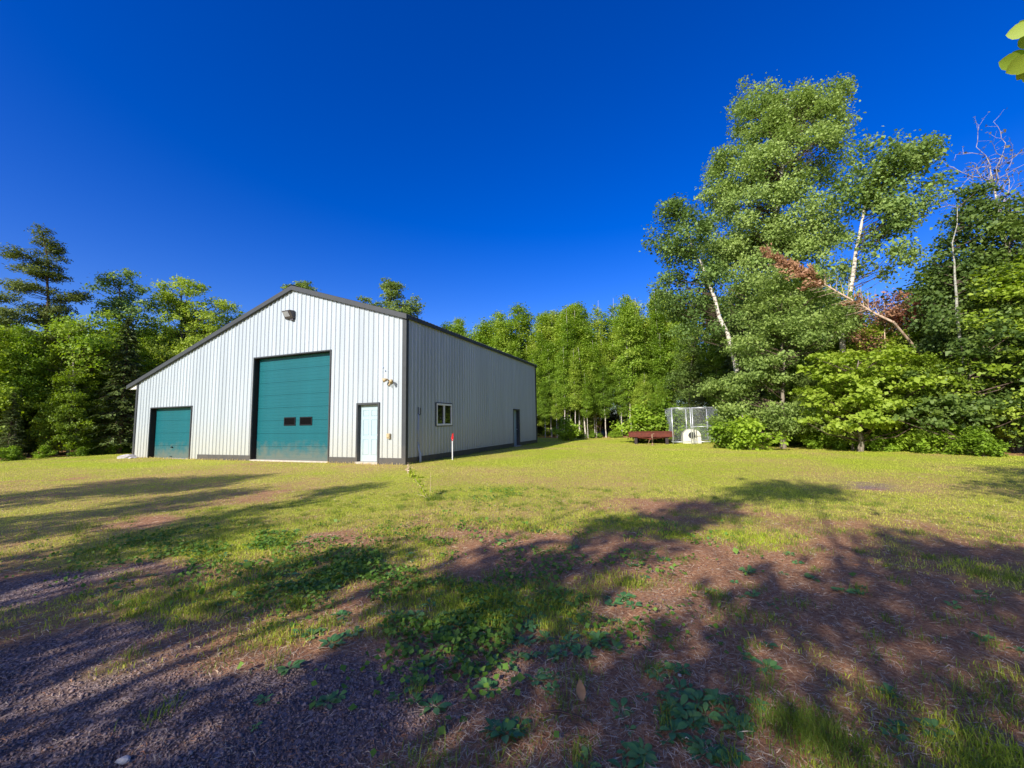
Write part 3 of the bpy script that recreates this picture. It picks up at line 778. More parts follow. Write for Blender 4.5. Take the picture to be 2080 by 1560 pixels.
def broadleaf(name, seed, trunk, tr_r, clumps, crad, lpc, lsize, leaf, bark, aspect=.75, flat=.65, branch_every=1, branch_r=.035, upb=.35, rise=.45, outw=.5, palebr=False):
    """trunk polyline (k,3), clumps (n,3) centres; returns (trunk mesh, crown mesh)"""
    rg = np.random.default_rng(seed)
    trunk = np.asarray(trunk, float); clumps = np.asarray(clumps, float)
    tz = trunk[:, 2]
    # smooth the trunk a little
    zz = np.linspace(tz[0], tz[-1], 14)
    tp = np.stack([np.interp(zz, tz, trunk[:, 0]), np.interp(zz, tz, trunk[:, 1]), zz], 1)
    wob = tr_r*.35
    tp[1:-1, :2] += rg.normal(size=(12, 2))*wob
    rad = tr_r*(1-np.linspace(0, 1, 14)**1.1*.88); rad[0] *= 1.25
    paths = [(tp, rad)]
    axis = lambda z: np.array([np.interp(z, tp[:, 2], tp[:, 0]), np.interp(z, tp[:, 2], tp[:, 1])])
    for c in clumps[::branch_every]:
        az = axis(min(c[2], tp[-1, 2])); hd = math.hypot(*(c[:2]-az))
        z0 = max(tp[0, 2]+.1*(tz[-1]-tz[0]), min(c[2]-rise*hd-.15, tp[-1, 2]-.05)); a = np.array([*axis(z0), z0])
        mid = a*.5+c*.5+np.array([0, 0, -.06*hd])+rg.normal(size=3)*.05*hd
        r0 = min(branch_r*(.5+.22*hd), tr_r*.55)
        paths.append((np.stack([a, a*.75+mid*.25+[0, 0, .0], mid, c]), np.array([r0, r0*.8, r0*.55, r0*.2])))
    tV, tQ = tubes(paths[:1], 8)
    tm = npmesh(name+'_trunk', tV, tQ, bark, True)
    bV, bQ = tubes(paths[1:], 4)
    bm_ = npmesh(name+'_branches', bV, bQ, bark if palebr else M['bark_dark'], True)
    n = len(clumps); cr = np.asarray(crad)*rg.uniform(.7, 1.3, n)
    cnt = np.maximum(6, (lpc*(cr/np.mean(cr))**2*rg.uniform(.7, 1.25, n)).astype(int))
    idx = np.repeat(np.arange(n), cnt)
    g = rg.normal(size=(len(idx), 3)); g = norm(g)*(rg.random((len(idx), 1))**.45)*np.array([1, 1, flat])
    # ragged clump outline
    g *= np.where(rg.random((len(idx), 1)) < .09, 1.5, 1.0)
    Pp = clumps[idx]+g*cr[idx][:, None]*1.15+rg.normal(size=(len(idx), 3))*.05
    cen = clumps.mean(0)
    out = norm(clumps[idx]-np.array([*cen[:2], cen[2]-1.0])+g*1.2)
    nr = norm(out*outw+np.array([0, 0, upb])+rg.normal(size=Pp.shape)*.55)
    V, Q = leaves(Pp, nr, lsize, aspect, rg)
    cv = rg.random(n)*.66  # whole clumps lighter and darker, painted in for missing self-shadow
    var = np.clip(cv[idx]+rg.random(len(idx))*.42-.04, 0, 1)
    cm = npmesh(name+'_crown', V, Q, leaf, False, {'var': np.repeat(var, 4)})
    return tm, cm, bm_

def shell(center, rad, n, rg, inner=.35):
    d = norm(rg.normal(size=(n, 3))); r = (inner**3+(1-inner**3)*rg.random((n, 1)))**(1/3)
    return np.asarray(center)+d*r*np.asarray(rad)

def profile_crown(h, r, z0, n, rg, prof, inner=.3, stretch=1.0):
    """clump centres around a vertical axis: prof(t) radius factor, t 0 at crown base .. 1 top"""
    t = rg.random(n*4); w = prof(t)
    keep = rg.random(n*4) < (w/w.max())**1.3+.04
    t = t[keep][:n]; w = prof(t)
    a = rg.random(len(t))*2*np.pi; q = np.sqrt(inner**2+(1-inner**2)*rg.random(len(t)))
    lump = 1+.28*np.sin(3*a+5*t+rg.random()*6)+.18*np.sin(7*t*3+2*a)
    R = r*w*q*lump
    return np.stack([R*np.cos(a), R*np.sin(a), z0+(h-z0)*t], 1)

def spruce(name, seed, h, r, needle, bark, nb=150, per=46, droop=.25, z0=.06, nlen=.20, dead=0.0, thick=.10, gap=0.0):
    rg = np.random.default_rng(seed)
    zz = np.linspace(0, h, 9)
    tp = np.stack([rg.normal(size=9)*.02, rg.normal(size=9)*.02, zz], 1)
    paths = [(tp, (.018*h)*(1-zz/h*.93)+.01)]
    t = np.sort(rg.random(nb)**.85); Ps = []; dirs = []
    for k in range(nb):
        z = h*(z0+(1-z0)*t[k])
        L = r*(1-t[k])**.8*rg.uniform(.65, 1.15)+.12
        a = k*2.399+rg.normal()*.3
        if gap and math.sin(z*2.3+a*1.0) > 1-gap: L *= .45
        d = np.array([math.cos(a), math.sin(a), 0])
        e = np.array([0, 0, z])+d*L+np.array([0, 0, -droop*L+.10*L*rg.normal()])
        m_ = np.array([0, 0, z+.03*L])+d*L*.5+np.array([0, 0, -droop*L*.35])
        paths.append((np.stack([[0, 0, z], m_, e]), np.array([.012+.008*L, .008+.004*L, .004])))
        nn = max(5, int(per*L/r))
        s = rg.random(nn)**.7
        q = (1-s)[:, None]**2*np.array([0, 0, z])+2*(s*(1-s))[:, None]*m_+(s**2)[:, None]*e
        side = np.array([-d[1], d[0], 0])
        sp = rg.normal(size=nn)*(.16*L*(1-s*.6)+.03)
        q = q+side*sp[:, None]+np.stack([rg.normal(size=nn)*.03]*3, 1)+np.array([0, 0, 1])*(-np.abs(sp)*.25)[:, None]
        dd = norm(d*(.8)+side*np.sign(sp)[:, None]*.7+np.array([0, 0, -.15])+rg.normal(size=(nn, 3))*.2)
        Ps.append(q); dirs.append(dd)
    Pp = np.concatenate(Ps); D = np.concatenate(dirs); n = len(Pp)
    L = (nlen*rg.uniform(.7, 1.35, n))[:, None]
    nr = norm(np.array([0, 0, 1.])+rg.normal(size=(n, 3))*.55); sd_ = norm(np.cross(D, nr)); w = thick*.5*rg.uniform(.7, 1.3, (n, 1))
    V = np.stack([Pp-D*L*.4, Pp+sd_*w, Pp+D*L*.6+np.array([0, 0, -.03]), Pp-sd_*w], 1).reshape(-1, 3)
    var = np.repeat(np.clip(rg.random(n)*.6+.4*rg.random(), 0, 1), 4)
    tV, tQ = tubes(paths, 5)
    return npmesh(name+'_trunk', tV, tQ, bark, True), npmesh(name+'_crown', V, np.arange(n*4).reshape(-1, 4), needle, False, {'var': var})

def tree_obj(name, meshes, loc, rz, sc, label, group=None, cat='tree', sz=None):
    root = empty(name, loc, rz)
    root.scale = (sc, sc, sz if sz else sc)
    tag(root, label, cat, group)
    link('trunk', meshes[0], root); link('crown', meshes[1], root)
    if len(meshes) > 2: link('branches', meshes[2], root)
    return root

prof_aspen = lambda t: np.clip(np.sin(np.pi*np.clip(t, 0, 1)**.75)**.8, .05, 1)
prof_cone = lambda t: np.clip((1-t)**.75*(t*6).clip(0, 1)**.5, .04, 1)
prof_bush = lambda t: np.clip((1-t**2.2)**.6*(.55+.45*np.clip(t*3, 0, 1)), .06, 1)

def bare_birch(seed, trunk, tr_r):
    """trunk with forking limbs and twigs, only a few leaves at the twig ends"""
    rg = np.random.default_rng(seed); paths = []; ends = []
    trunk = np.asarray(trunk, float); zz = np.linspace(trunk[0, 2], trunk[-1, 2], 12)
    tp = np.stack([np.interp(zz, trunk[:, 2], trunk[:, 0]), np.interp(zz, trunk[:, 2], trunk[:, 1]), zz], 1); tp[1:, :2] += rg.normal(size=(11, 2))*.05
    paths.append((tp, tr_r*(1-np.linspace(0, 1, 12)*.85)))
    def grow(p, d, L, r, lev):
        n = 5; pts = [p]; q = d.copy()
        for _ in range(n-1):
            q = norm(q+rg.normal(size=3)*.22+np.array([0, 0, .05 if lev < 2 else -.04])); pts.append(pts[-1]+q*L/(n-1))
        pts = np.array(pts); paths.append((pts, np.linspace(r, r*.4, n)))
        if lev == 3: ends.extend(pts[2:]); return
        for k in range((5, 4, 4)[lev]):
            b = pts[1+k % (n-1)]; grow(b, norm(q*.7+rg.normal(size=3)*.6+np.array([0, 0, .15])), L*rg.uniform(.4, .62), r*.5, lev+1)
    for k in range(24):
        i = 5+k//4
        i = min(i, 11); a = k*2.4+rg.normal()*.3
        grow(tp[i], norm(np.array([math.cos(a), math.sin(a), .75+.05*k])), rg.uniform(1.3, 2.5), .028, 1)
    V, Q = tubes(paths[:1], 8); tm = npmesh('bare_birch_trunk', V, Q, M['bark_pale'], True)
    V, Q = tubes(paths[1:], 4); bm_ = npmesh('bare_birch_branches', V, Q, M['bark_twig'], True)
    E = np.array(ends); E = E[rg.random(len(E)) < .8]; P = E+rg.normal(size=E.shape)*.05
    V, Q = leaves(P, norm(rg.normal(size=P.shape)), .11, .6, rg)
    return tm, npmesh('bare_birch_crown', V, Q, M['leaf_purple'], False, {'var': np.repeat(rg.random(len(P)), 4)}), bm_

def gen(kind, seed):
    rg = np.random.default_rng(seed+1000)
    if kind == 'aspen':      # slender, pale trunk, foliage from a third up; unit height 12
        h = 12; c = profile_crown(h, 1.35, 3.6, 160, rg, prof_aspen)
        return broadleaf('aspen', seed, [(0, 0, -.2), (rg.normal()*.15, rg.normal()*.15, 6), (rg.normal()*.35, rg.normal()*.35, 11.6)], .085, c, .50, 105, .12, M['leaf_aspen'], M['bark_pale'], branch_r=.02)
    if kind == 'young':      # thin young tree with a wispy top
        h = 12; c = profile_crown(h, 1.0, 4.0, 120, rg, prof_cone)
        return broadleaf('young', seed, [(0, 0, -.2), (rg.normal()*.1, rg.normal()*.1, 6), (rg.normal()*.2, rg.normal()*.2, 12.2)], .06, c, .44, 85, .115, M['leaf_aspen'], M['bark_pale'], branch_r=.018)
    if kind == 'maple':      # bushy broadleaf, crown to the ground; unit height 8
        h = 8; c = profile_crown(h, 2.2, .7, 150, rg, prof_bush, .35)
        return broadleaf('maple', seed, [(0, 0, -.2), (rg.normal()*.1, rg.normal()*.1, 4), (rg.normal()*.3, rg.normal()*.3, 7.6)], .11, c, .50, 110, .13, M['leaf_maple'], M['bark_grey'], flat=.45, upb=.5)
    if kind == 'dark':       # darker broadleaf
        h = 10; c = profile_crown(h, 2.0, .8, 150, rg, prof_bush, .3)
        return broadleaf('dark', seed, [(0, 0, -.2), (rg.normal()*.1, rg.normal()*.1, 5), (rg.normal()*.3, rg.normal()*.3, 9.6)], .12, c, .52, 100, .13, M['leaf_dark'], M['bark_grey'])
    if kind == 'open':       # open roadside tree with gaps in the crown; unit height 10
        h = 10; c = profile_crown(h, 2.5, 1.8, 30, rg, prof_aspen, .25)
        return broadleaf('open', seed, [(0, 0, -.2), (rg.normal()*.15, rg.normal()*.15, 5), (rg.normal()*.3, rg.normal()*.3, 9.4)], .11, c, .92, 190, .15, M['leaf_aspen'], M['bark_grey'])
    if kind == 'spruce': return spruce('spruce', seed, 9, 1.5, M['needle'], M['bark_dark'], 230, 50)
    if kind == 'shrub':
        c = profile_crown(1.3, .75, .08, 34, rg, prof_bush, .2)
        return broadleaf('shrub', seed, [(0, 0, -.1), (.02, .02, .5), (.05, -.03, 1.15)], .018, c, .24, 70, .11, M['leaf_shrub'], M['bark_grey'], branch_r=.012, upb=.6)
PROTO = {k: [gen(k, 10*i+7) for i in range(n)] for k, n in (('aspen', 4), ('young', 3), ('maple', 4), ('dark', 3), ('open', 3), ('spruce', 3), ('shrub', 3))}
UNIT = {'aspen': 12, 'young': 12.4, 'maple': 8.2, 'dark': 10.2, 'open': 10, 'spruce': 9, 'shrub': 1.4}
TNAME = {'aspen': 'aspen_tree', 'young': 'young_aspen', 'maple': 'maple_tree', 'dark': 'hardwood_tree', 'open': 'aspen_tree', 'spruce': 'spruce_tree', 'shrub': 'shrub'}

# ---------------------------------------------------------------- the forest edge: rows of trees along a polyline

_seg = np.linalg.norm(np.diff(EDGE, axis=0), axis=1); _cum = np.concatenate([[0], np.cumsum(_seg)])
def edge_at(s, off):
    k = min(np.searchsorted(_cum, s, 'right')-1, len(_seg)-1); f = (s-_cum[k])/_seg[k]
    d = (EDGE[k+1]-EDGE[k])/_seg[k]; nn = np.array([-d[1], d[0]])      # pointing away from the lawn
    return EDGE[k]+(EDGE[k+1]-EDGE[k])*f+nn*off, k
def zone(k): return 'left' if k < 5 else ('back' if k < 10 else 'right')
def screen_x(x, y):
    """bearing of a place seen from the camera, as picture x of the 2080 wide photograph (used to name landmarks and skip hidden trees)"""
    d = Vector((x, y, 2.0))-CAM
    return 1040+836.158*d.dot(r2)/max(d.dot(fw), .1) if d.dot(fw) > .1 else (-999 if d.dot(r2) < 0 else 9999)
MARKS = ((30, 'at the left picture edge'), (75, 'left of the tall pine'), (130, 'below the tall pine'), (195, 'between tall pine and dark spruce'), (245, 'beside the pointed dark spruce'), (300, 'by the barn left corner'),
 (400, 'above the low barn eave'), (620, 'above the left roof slope'), (960, 'above the barn side wall'), (1100, 'behind the barn rear corner'), (1160, 'just right of the barn rear corner'), (1220, 'right of the rear corner bush'), (1275, 'left of the trailer'),
 (1330, 'behind the trailer'), (1370, 'between trailer and kennel'), (1450, 'behind the kennel'), (1510, 'right of the kennel'), (1570, 'left of the rounded maple'), (1640, 'beside the rounded maple'),
 (1710, 'between rounded and large leaved maples'), (1780, 'behind the large leaved maple'), (1840, 'below the rust coloured tree'), (1900, 'below the gap of sky'), (1960, 'by the forked pale stem'), (2020, 'right of the forked pale stem'), (9999, 'at the right picture edge'))
def short(l):
    for w in ('leafy ', 'bushy ', 'green ', 'sized ', 'topped '):
        if len(l.split()) > 16: l = l.replace(w, '', 1)
    return l
def mark(x, y):
    p = screen_x(x, y)
    return next(t for lim, t in MARKS if p <= lim)
LOOK = {'aspen': 'leafy pale trunked aspen', 'young': 'slender wispy topped aspen', 'maple': 'bushy yellow green maple', 'dark': 'darker green hardwood', 'spruce': 'dark spruce'}
SEEN = {}
def uniq(lab, alts):
    """adds a distinguishing word while the label is taken"""
    for a in ('',)+alts:
        l = (a+' '+lab).strip()
        if l not in SEEN: SEEN[l] = 1; return l
    return lab
MIX = {'left': (('maple', .40), ('aspen', .42), ('dark', .06), ('spruce', .12)),
       'back': (('aspen', .52), ('young', .34), ('maple', .14)),
       'right': (('maple', .32), ('dark', .26), ('spruce', .28), ('aspen', .14))}
SKY = np.array([(-60, 640), (60, 650), (150, 630), (200, 610), (300, 600), (420, 606), (490, 640), (860, 690), (920, 650), (1000, 640), (1060, 618), (1100, 640), (1150, 628), (1220, 604), (1280, 600), (1330, 592), (1400, 560), (1500, 500),
                (1690, 560), (1750, 610), (1800, 620), (1850, 612), (1880, 580), (1910, 480), (1960, 410), (2000, 425), (2100, 420), (2300, 450)])
def top_limit(x, y):
    """height of the tree tops at a place so that the wood keeps the skyline it has from the lawn"""
    u = screen_x(x, y); v = np.interp(u, SKY[:, 0], SKY[:, 1])
    d = fw*836.158+r2*(u-1040)-u2*(v-780)
    return CAM.z+d.z*math.hypot(x-CAM.x, y-CAM.y)/math.hypot(d.x, d.y)-gz(x, y)
SEGH = [9.0, 8.8, 8.8, 9.4, 9.8, 11, 12.5, 12.8, 12.8, 12.6, 11.5, 8.6, 6.6, 5.0, 8.6, 9.0]
rf = np.random.default_rng(77)
def forest():
    rows = [(.2, 1.5, .60), (1.5, 1.5, .84), (3.0, 1.6, .97), (4.8, 1.9, 1.03), (7.2, 2.3, 1.08), (10.5, 2.6, 1.12), (14.5, 2.8, 1.15), (19., 3.2, 1.2)]
    for ri, (off, step, hk) in enumerate(rows):
        s = rf.random()*step
        while s < _cum[-1]-.1:
            o = off+rf.normal()*.45
            p, k = edge_at(s, o)
            zn = zone(k); s += step*rf.uniform(.75, 1.3)*(.74 if zn == 'back' else 1)
            r = rf.random(); acc = 0
            for kind, w in MIX[zn]:
                acc += w
                if r <= acc: break
            if ri == 0 and zn != 'back' and kind == 'aspen': kind = 'maple'
            if 10 <= k <= 11 and ri < 2 and rf.random() < .4: continue
            sx_ = screen_x(p[0], p[1])
            if sx_ < -45 or sx_ > 2200 or 500 < sx_ < 880: continue      # outside the picture or hidden behind the barn
            tl = top_limit(p[0], p[1]); h = min(max(SEGH[k]*hk, tl*.8 if ri > 2 else 0), tl)*rf.uniform(.8, 1.02)
            if zn == 'back' and ri > 0: h = min(h, tl)*rf.uniform(.8, 1.0) if rf.random() < .6 else tl
            if ri == 0: h = {'left': 5.0, 'back': 7.2, 'right': 3.9}[zn]*rf.uniform(.6, 1.15)
            if kind == 'maple' and ri > 0 and zn == 'back': h *= .5
            h = min(h, tl*1.03)
            sc = h/UNIT[kind]
            wd = sc*rf.uniform(.9, 1.15)*(1.25 if kind in ('maple', 'dark') and h > 8 else 1.0)
            if kind in ('aspen', 'young'): wd = sc*rf.uniform(.95, 1.25)
            hw = 'tall ' if sc*UNIT[kind] > SEGH[k]*.93 else ('low ' if sc*UNIT[kind] < SEGH[k]*.55 else '')
            rw = ('front row', 'front row', 'second row', 'third row', 'deep inside', 'deep inside', 'rearmost', 'rearmost')[ri]
            lab = uniq(hw+LOOK[kind]+', '+rw+', '+mark(p[0], p[1]), ('broad', 'narrow', 'leaning', 'straight')) if False else hw+LOOK[kind]+', '+rw+', '+mark(p[0], p[1])
            tree_obj(TNAME[kind], PROTO[kind][rf.integers(len(PROTO[kind]))], (p[0], p[1], gz(p[0], p[1])-.05), rf.random()*6.28, wd,
                     lab, 'trees in the wood '+{'left': 'left of the barn', 'back': 'behind the trailer', 'right': 'right of the kennel'}[zn], sz=sc)
    # low young growth that fills the foot of the wood behind the first stems
    s = 2.0
    while s < _cum[-1]-.5:
        p, k = edge_at(s, rf.uniform(2.5, 13.0)); s += rf.uniform(.4, .7)*(.6 if zone(k) == 'back' else 1); sx_ = screen_x(p[0], p[1])
        if sx_ < -45 or sx_ > 2180 or 290 < sx_ < 1085: continue
        kind = 'spruce' if rf.random() < .45 else 'dark'
        sc = rf.uniform(2.4, 4.4)/UNIT[kind]
        tree_obj(TNAME[kind], PROTO[kind][rf.integers(3)], (p[0], p[1], gz(p[0], p[1])-.05), rf.random()*6.28, sc*1.5,
                 'young '+LOOK[kind]+' under the wood '+mark(p[0], p[1]), 'young growth under the wood', sz=sc)
    # undergrowth along the foot of the wood
    s = 0
    while s < _cum[-1]-.1:
        p, k = edge_at(s, -.55+rf.normal()*.35); zn = zone(k)
        dense = {'left': .6, 'back': .85, 'right': 1.0}[zn]
        s += rf.uniform(.45, .95)/dense
        if -12.5 < p[0] < -.5 and p[1] > 20: continue
        if 5.6 < p[0] < 11.8 and 12.8 < p[1] < 17.5: continue
        sc = rf.uniform(.45, .95)*(1.0 if zn == 'right' else .7)
        sx_ = screen_x(p[0], p[1])
        if sx_ < -60 or sx_ > 2140 or 280 < sx_ < 1085: continue
        tree_obj('shrub', PROTO['shrub'][rf.integers(3)], (p[0], p[1], gz(p[0], p[1])-.03), rf.random()*6.28, sc,
                 ('knee high ' if sc < .55 else ('waist high ' if sc < .8 else 'chest high '))+'leafy shrub at forest foot '+mark(p[0], p[1]), 'low shrubs along the forest foot', 'shrub')
forest()

# ---------------------------------------------------------------- the trees one can tell apart
def ab(x, y): return Vector((x, y, gz(x, y)))
def hero(name, label, base, trunk, tr_r, lobes, crad, lpc, lsize, leaf, bark, seed, **k):
    """trunk and lobes in world coordinates; lobes = (centre, radii, clumps)"""
    rg = np.random.default_rng(seed); b = np.array(base)
    cl = np.concatenate([shell(c, r, n, rg, .3) for c, r, n in lobes])
    cl = cl[cl[:, 2] > b[2]+.4]
    me = broadleaf(name, seed, np.array(trunk)-b, tr_r, cl-b, crad, lpc, lsize, M[leaf], M[bark], **k)
    root = empty(name, tuple(base)); tag(root, label, 'tree'); link('trunk', me[0], root); link('crown', me[1], root); link('branches', me[2], root)
    return root

# tall poplar
B = (14.47, 14.81, -0.23)
hero('poplar_tree', 'tallest full crowned poplar rising behind the kennel shrubs', ab(14.49, 14.81), [ab(14.49, 14.81), (14.62, 14.78, 5.58), (14.53, 14.80, 11.35), (15.77, 14.50, 19.88)], .26,
     [((14.42, 14.82, 19.30), (1.3,1.3,1.9), 37), ((15.94, 14.46, 19.03), (1.5,1.4,1.9), 41), ((17.22, 14.08, 18.05), (1.1,1.1,1.6), 26), ((13.51, 14.99, 21.00), (.45,.45,1.1), 6), ((17.85, 13.87, 18.99), (.4,.4,.9), 6),
      ((13.10, 15.06, 16.36), (2.0,1.8,1.3), 40), ((15.49, 14.58, 15.48), (2.9,2.6,2.0), 78), ((11.96, 15.11, 15.09), (1.2,1.2,.9), 18), ((13.99, 14.80, 12.65), (3.7,3.2,1.7), 84), ((15.71, 14.62, 11.65), (2.4,2.2,1.6), 52),
      ((12.27, 15.08, 11.26), (2.2,2.0,1.1), 40), ((14.09, 14.58, 9.01), (4.2,3.4,1.6), 84), ((14.76, 14.03, 6.53), (3.8,3.0,1.8), 78)],
     .50, 190, .12, 'leaf_poplar', 'bark_ash', 501, branch_r=.03, flat=.85)
# second poplar with open crown
hero('poplar_tree', 'open crowned poplar with bare pale trunk, second tallest, right of the tallest', ab(16.18, 12.83), [ab(16.18, 12.83), (16.72, 12.67, 5.29), (17.22, 12.50, 7.93), (17.58, 12.38, 10.08), (18.40, 12.07, 13.78)], .19,
     [((18.83, 11.90, 13.94), (1.6,1.6,1.5), 26), ((19.14, 11.76, 11.69), (1.5,1.5,1.5), 25), ((18.06, 12.20, 12.42), (1.2,1.2,1.5), 15), ((18.51, 12.02, 10.61), (1.7,1.5,1.1), 19), ((18.78, 11.92, 8.71), (1.3,1.2,.7), 9), ((19.64, 11.54, 13.37), (.8,.8,.7), 7)],
     .46, 130, .13, 'leaf_poplar', 'bark_pale', 502, branch_r=.025, flat=.85)
# leaning white birch
hero('birch_tree', 'white trunked birch leaning left behind the chain link kennel', ab(12.01, 11.28), [ab(12.01, 11.28), (11.95, 11.29, 2.42), (11.67, 11.32, 4.69), (11.21, 11.37, 6.85), (10.57, 11.43, 9.47), (9.68, 11.48, 12.56)], .17,
     [((9.50, 11.48, 11.47), (1.5,1.5,1.6), 44), ((9.85, 11.67, 8.44), (2.1,1.7,1.5), 56), ((9.38, 11.49, 12.91), (.8,.8,.9), 14), ((10.48, 11.74, 6.75), (1.8,1.5,1.0), 26)],
     .46, 120, .12, 'leaf_poplar', 'bark_pale', 503, branch_r=.018, flat=.8)
# broadleaf trees in front of the poplars, lit by the sun
hero('maple_tree', 'rounded light green maple with layered crown below the tallest poplar', ab(13.42, 10.64), [ab(13.42, 10.64), (13.57, 10.61, 2.61), (13.83, 10.55, 6.11)], .12,
     [((13.29, 10.46, 4.96), (2.0,1.8,1.3), 60), ((14.47, 10.61, 5.70), (1.9,1.7,1.1), 46), ((12.37, 10.42, 3.35), (1.5,1.4,.8), 30), ((11.37, 11.16, 2.98), (1.3,1.2,.8), 24), ((14.24, 11.28, 7.47), (1.8,1.6,1.0), 40), ((13.43, 10.33, 1.45), (1.6,1.3,.7), 30), ((11.64, 10.52, 1.49), (1.2,1.1,.7), 20), ((14.63, 9.84, 1.43), (1.4,1.2,.7), 24)],
     .42, 120, .11, 'leaf_light', 'bark_grey', 504, flat=.42, upb=.5, branch_every=2)
hero('maple_tree', 'bright yellow green large leaved maple in front of the dark spruces', ab(15.70, 8.79), [ab(15.70, 8.79), (15.80, 8.76, 1.80), (15.91, 8.72, 4.02)], .10,
     [((15.78, 8.56, 3.50), (2.0,1.6,.8), 36), ((16.42, 8.33, 2.55), (2.2,1.5,.8), 40), ((15.13, 8.87, 2.44), (1.4,1.3,.7), 22), ((15.93, 8.29, 1.49), (2.3,1.4,.6), 34)],
     .36, 62, .14, 'leaf_maple', 'bark_grey', 505, flat=.35, upb=.6, aspect=.9, branch_every=2)
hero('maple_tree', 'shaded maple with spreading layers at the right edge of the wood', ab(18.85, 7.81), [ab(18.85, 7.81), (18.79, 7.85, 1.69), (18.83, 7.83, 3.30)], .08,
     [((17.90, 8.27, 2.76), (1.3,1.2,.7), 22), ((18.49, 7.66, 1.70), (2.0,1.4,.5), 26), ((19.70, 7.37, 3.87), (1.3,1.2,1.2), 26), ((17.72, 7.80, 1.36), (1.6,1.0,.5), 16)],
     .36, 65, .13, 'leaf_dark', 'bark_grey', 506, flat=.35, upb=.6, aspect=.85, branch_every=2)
# tall dark aspens at the right with one pale stem
hero('aspen_tree', 'tall dark aspen with forked pale stem near the right edge', ab(19.20, 8.65), [ab(19.20, 8.65), (19.26, 8.62, 2.25), (19.02, 8.51, 3.37), (18.99, 8.53, 5.28), (19.22, 8.64, 8.02), (19.50, 8.72, 9.60)], .085,
     [((20.34, 9.18, 9.95), (.45,.45,.7), 12), ((20.15, 9.29, 8.82), (.8,.9,.8), 26), ((19.81, 9.57, 7.67), (1.0,1.1,.9), 36), ((19.56, 9.92, 6.38), (1.2,1.2,.9), 40), ((20.30, 9.66, 6.81), (1.1,1.2,1.2), 34), ((19.95, 10.06, 4.92), (1.6,1.2,1.0), 44), ((18.76, 8.42, 5.28), (.5,.4,.5), 5), ((19.03, 8.18, 4.07), (.6,.4,.3), 5)],
     .44, 105, .115, 'leaf_dark', 'bark_ash', 507, branch_every=4)
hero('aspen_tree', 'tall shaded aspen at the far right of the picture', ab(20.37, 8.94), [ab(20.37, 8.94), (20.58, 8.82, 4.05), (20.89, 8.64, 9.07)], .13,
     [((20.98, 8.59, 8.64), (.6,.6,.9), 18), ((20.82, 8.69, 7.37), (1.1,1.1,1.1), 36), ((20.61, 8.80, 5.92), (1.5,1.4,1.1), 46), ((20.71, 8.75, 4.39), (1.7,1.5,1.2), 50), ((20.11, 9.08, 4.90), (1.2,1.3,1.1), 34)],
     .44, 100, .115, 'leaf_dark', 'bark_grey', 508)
bb = ab(22.11, 12.55)
me = bare_birch(509, np.array([ab(22.11, 12.55), (22.63, 12.26, 6.64), (22.71, 12.22, 9.97), (22.54, 12.31, 12.61)])-np.array(bb), .13)
root = empty('birch_tree', bb); tag(root, 'sparse bare topped birch with pale grey twigs behind the right aspens', 'tree')
link('trunk', me[0], root); link('crown', me[1], root); link('branches', me[2], root)
# dead brown spruce lying across the poplar, and dead brown boughs
def dead_spruce():
    a, b = np.array((17.72, 10.08, 5.47)), np.array((13.15, 10.08, 9.39)); rg = np.random.default_rng(9)
    ts = np.linspace(0, 1, 9)[:, None]; tp = a+(b-a)*ts; tp[1:-1] += rg.normal(size=(7, 3))*.02
    paths = [(tp, np.linspace(.055, .010, 9))]; d = (b-a)/np.linalg.norm(b-a); Ps, Ds = [], []
    for k in range(90):
        t = rg.uniform(.08, 1)
        p = a+(b-a)*t; s = norm(np.cross(d, rg.normal(size=3))); L = (.9*(1-t)+.3)*rg.uniform(.5, 1.1)
        e = p+s*L*.8+d*L*.55
        paths.append((np.stack([p, p*.5+e*.5, e]), np.array([.014, .009, .004])))
        if t > .52 or rg.random() < .12:
            m = 46; q = rg.random((m, 1)); Ps.append(p+(e-p)*q+rg.normal(size=(m, 3))*.06); Ds.append(norm(np.repeat((s+d)[None], m, 0)+rg.normal(size=(m, 3))*.6))
    root = empty('dead_spruce', ab(17.35, 10.22)); o = np.array(root.location)
    tag(root, 'fallen dead spruce with orange brown needles leaning across the pale poplar trunk', 'dead tree')
    # its lower stem reaches the ground behind the maples
    paths.append((np.array([(22.38, 14.10, 0.37), (19.72, 11.72, 3.29), a]), np.array([.09, .075, .055])))
    V, Q = tubes([(p_-o, r_) for p_, r_ in paths], 5)
    link('trunk', npmesh('dead_trunk', V, Q, M['bark_dead'], True), root)
    P_ = np.concatenate(Ps)-o; D = np.concatenate(Ds); n = len(P_)
    nr = norm(rg.normal(size=(n, 3))); sd_ = norm(np.cross(D, nr))*.035; L = .16*rg.uniform(.6, 1.3, (n, 1))
    V = np.stack([P_-D*L*.5, P_+sd_, P_+D*L*.5, P_-sd_], 1).reshape(-1, 3)
    link('crown', npmesh('dead_needles', V, np.arange(4*n).reshape(-1, 4), M['leaf_brown'], False, {'var': np.repeat(rg.random(n), 4)}), root)
dead_spruce()
hero('dead_tree', 'small dead tree with rust coloured foliage right of the pale poplar trunk', ab(17.72, 11.90), [ab(17.72, 11.90), (18.01, 11.79, 4.32), (18.11, 11.75, 6.86)], .07,
     [((18.15, 11.74, 6.33), (1.1,1.0,.8), 26), ((17.27, 11.85, 5.09), (.5,.5,.6), 8)], .36, 60, .12, 'leaf_brown', 'bark_dead', 511, aspect=.4)
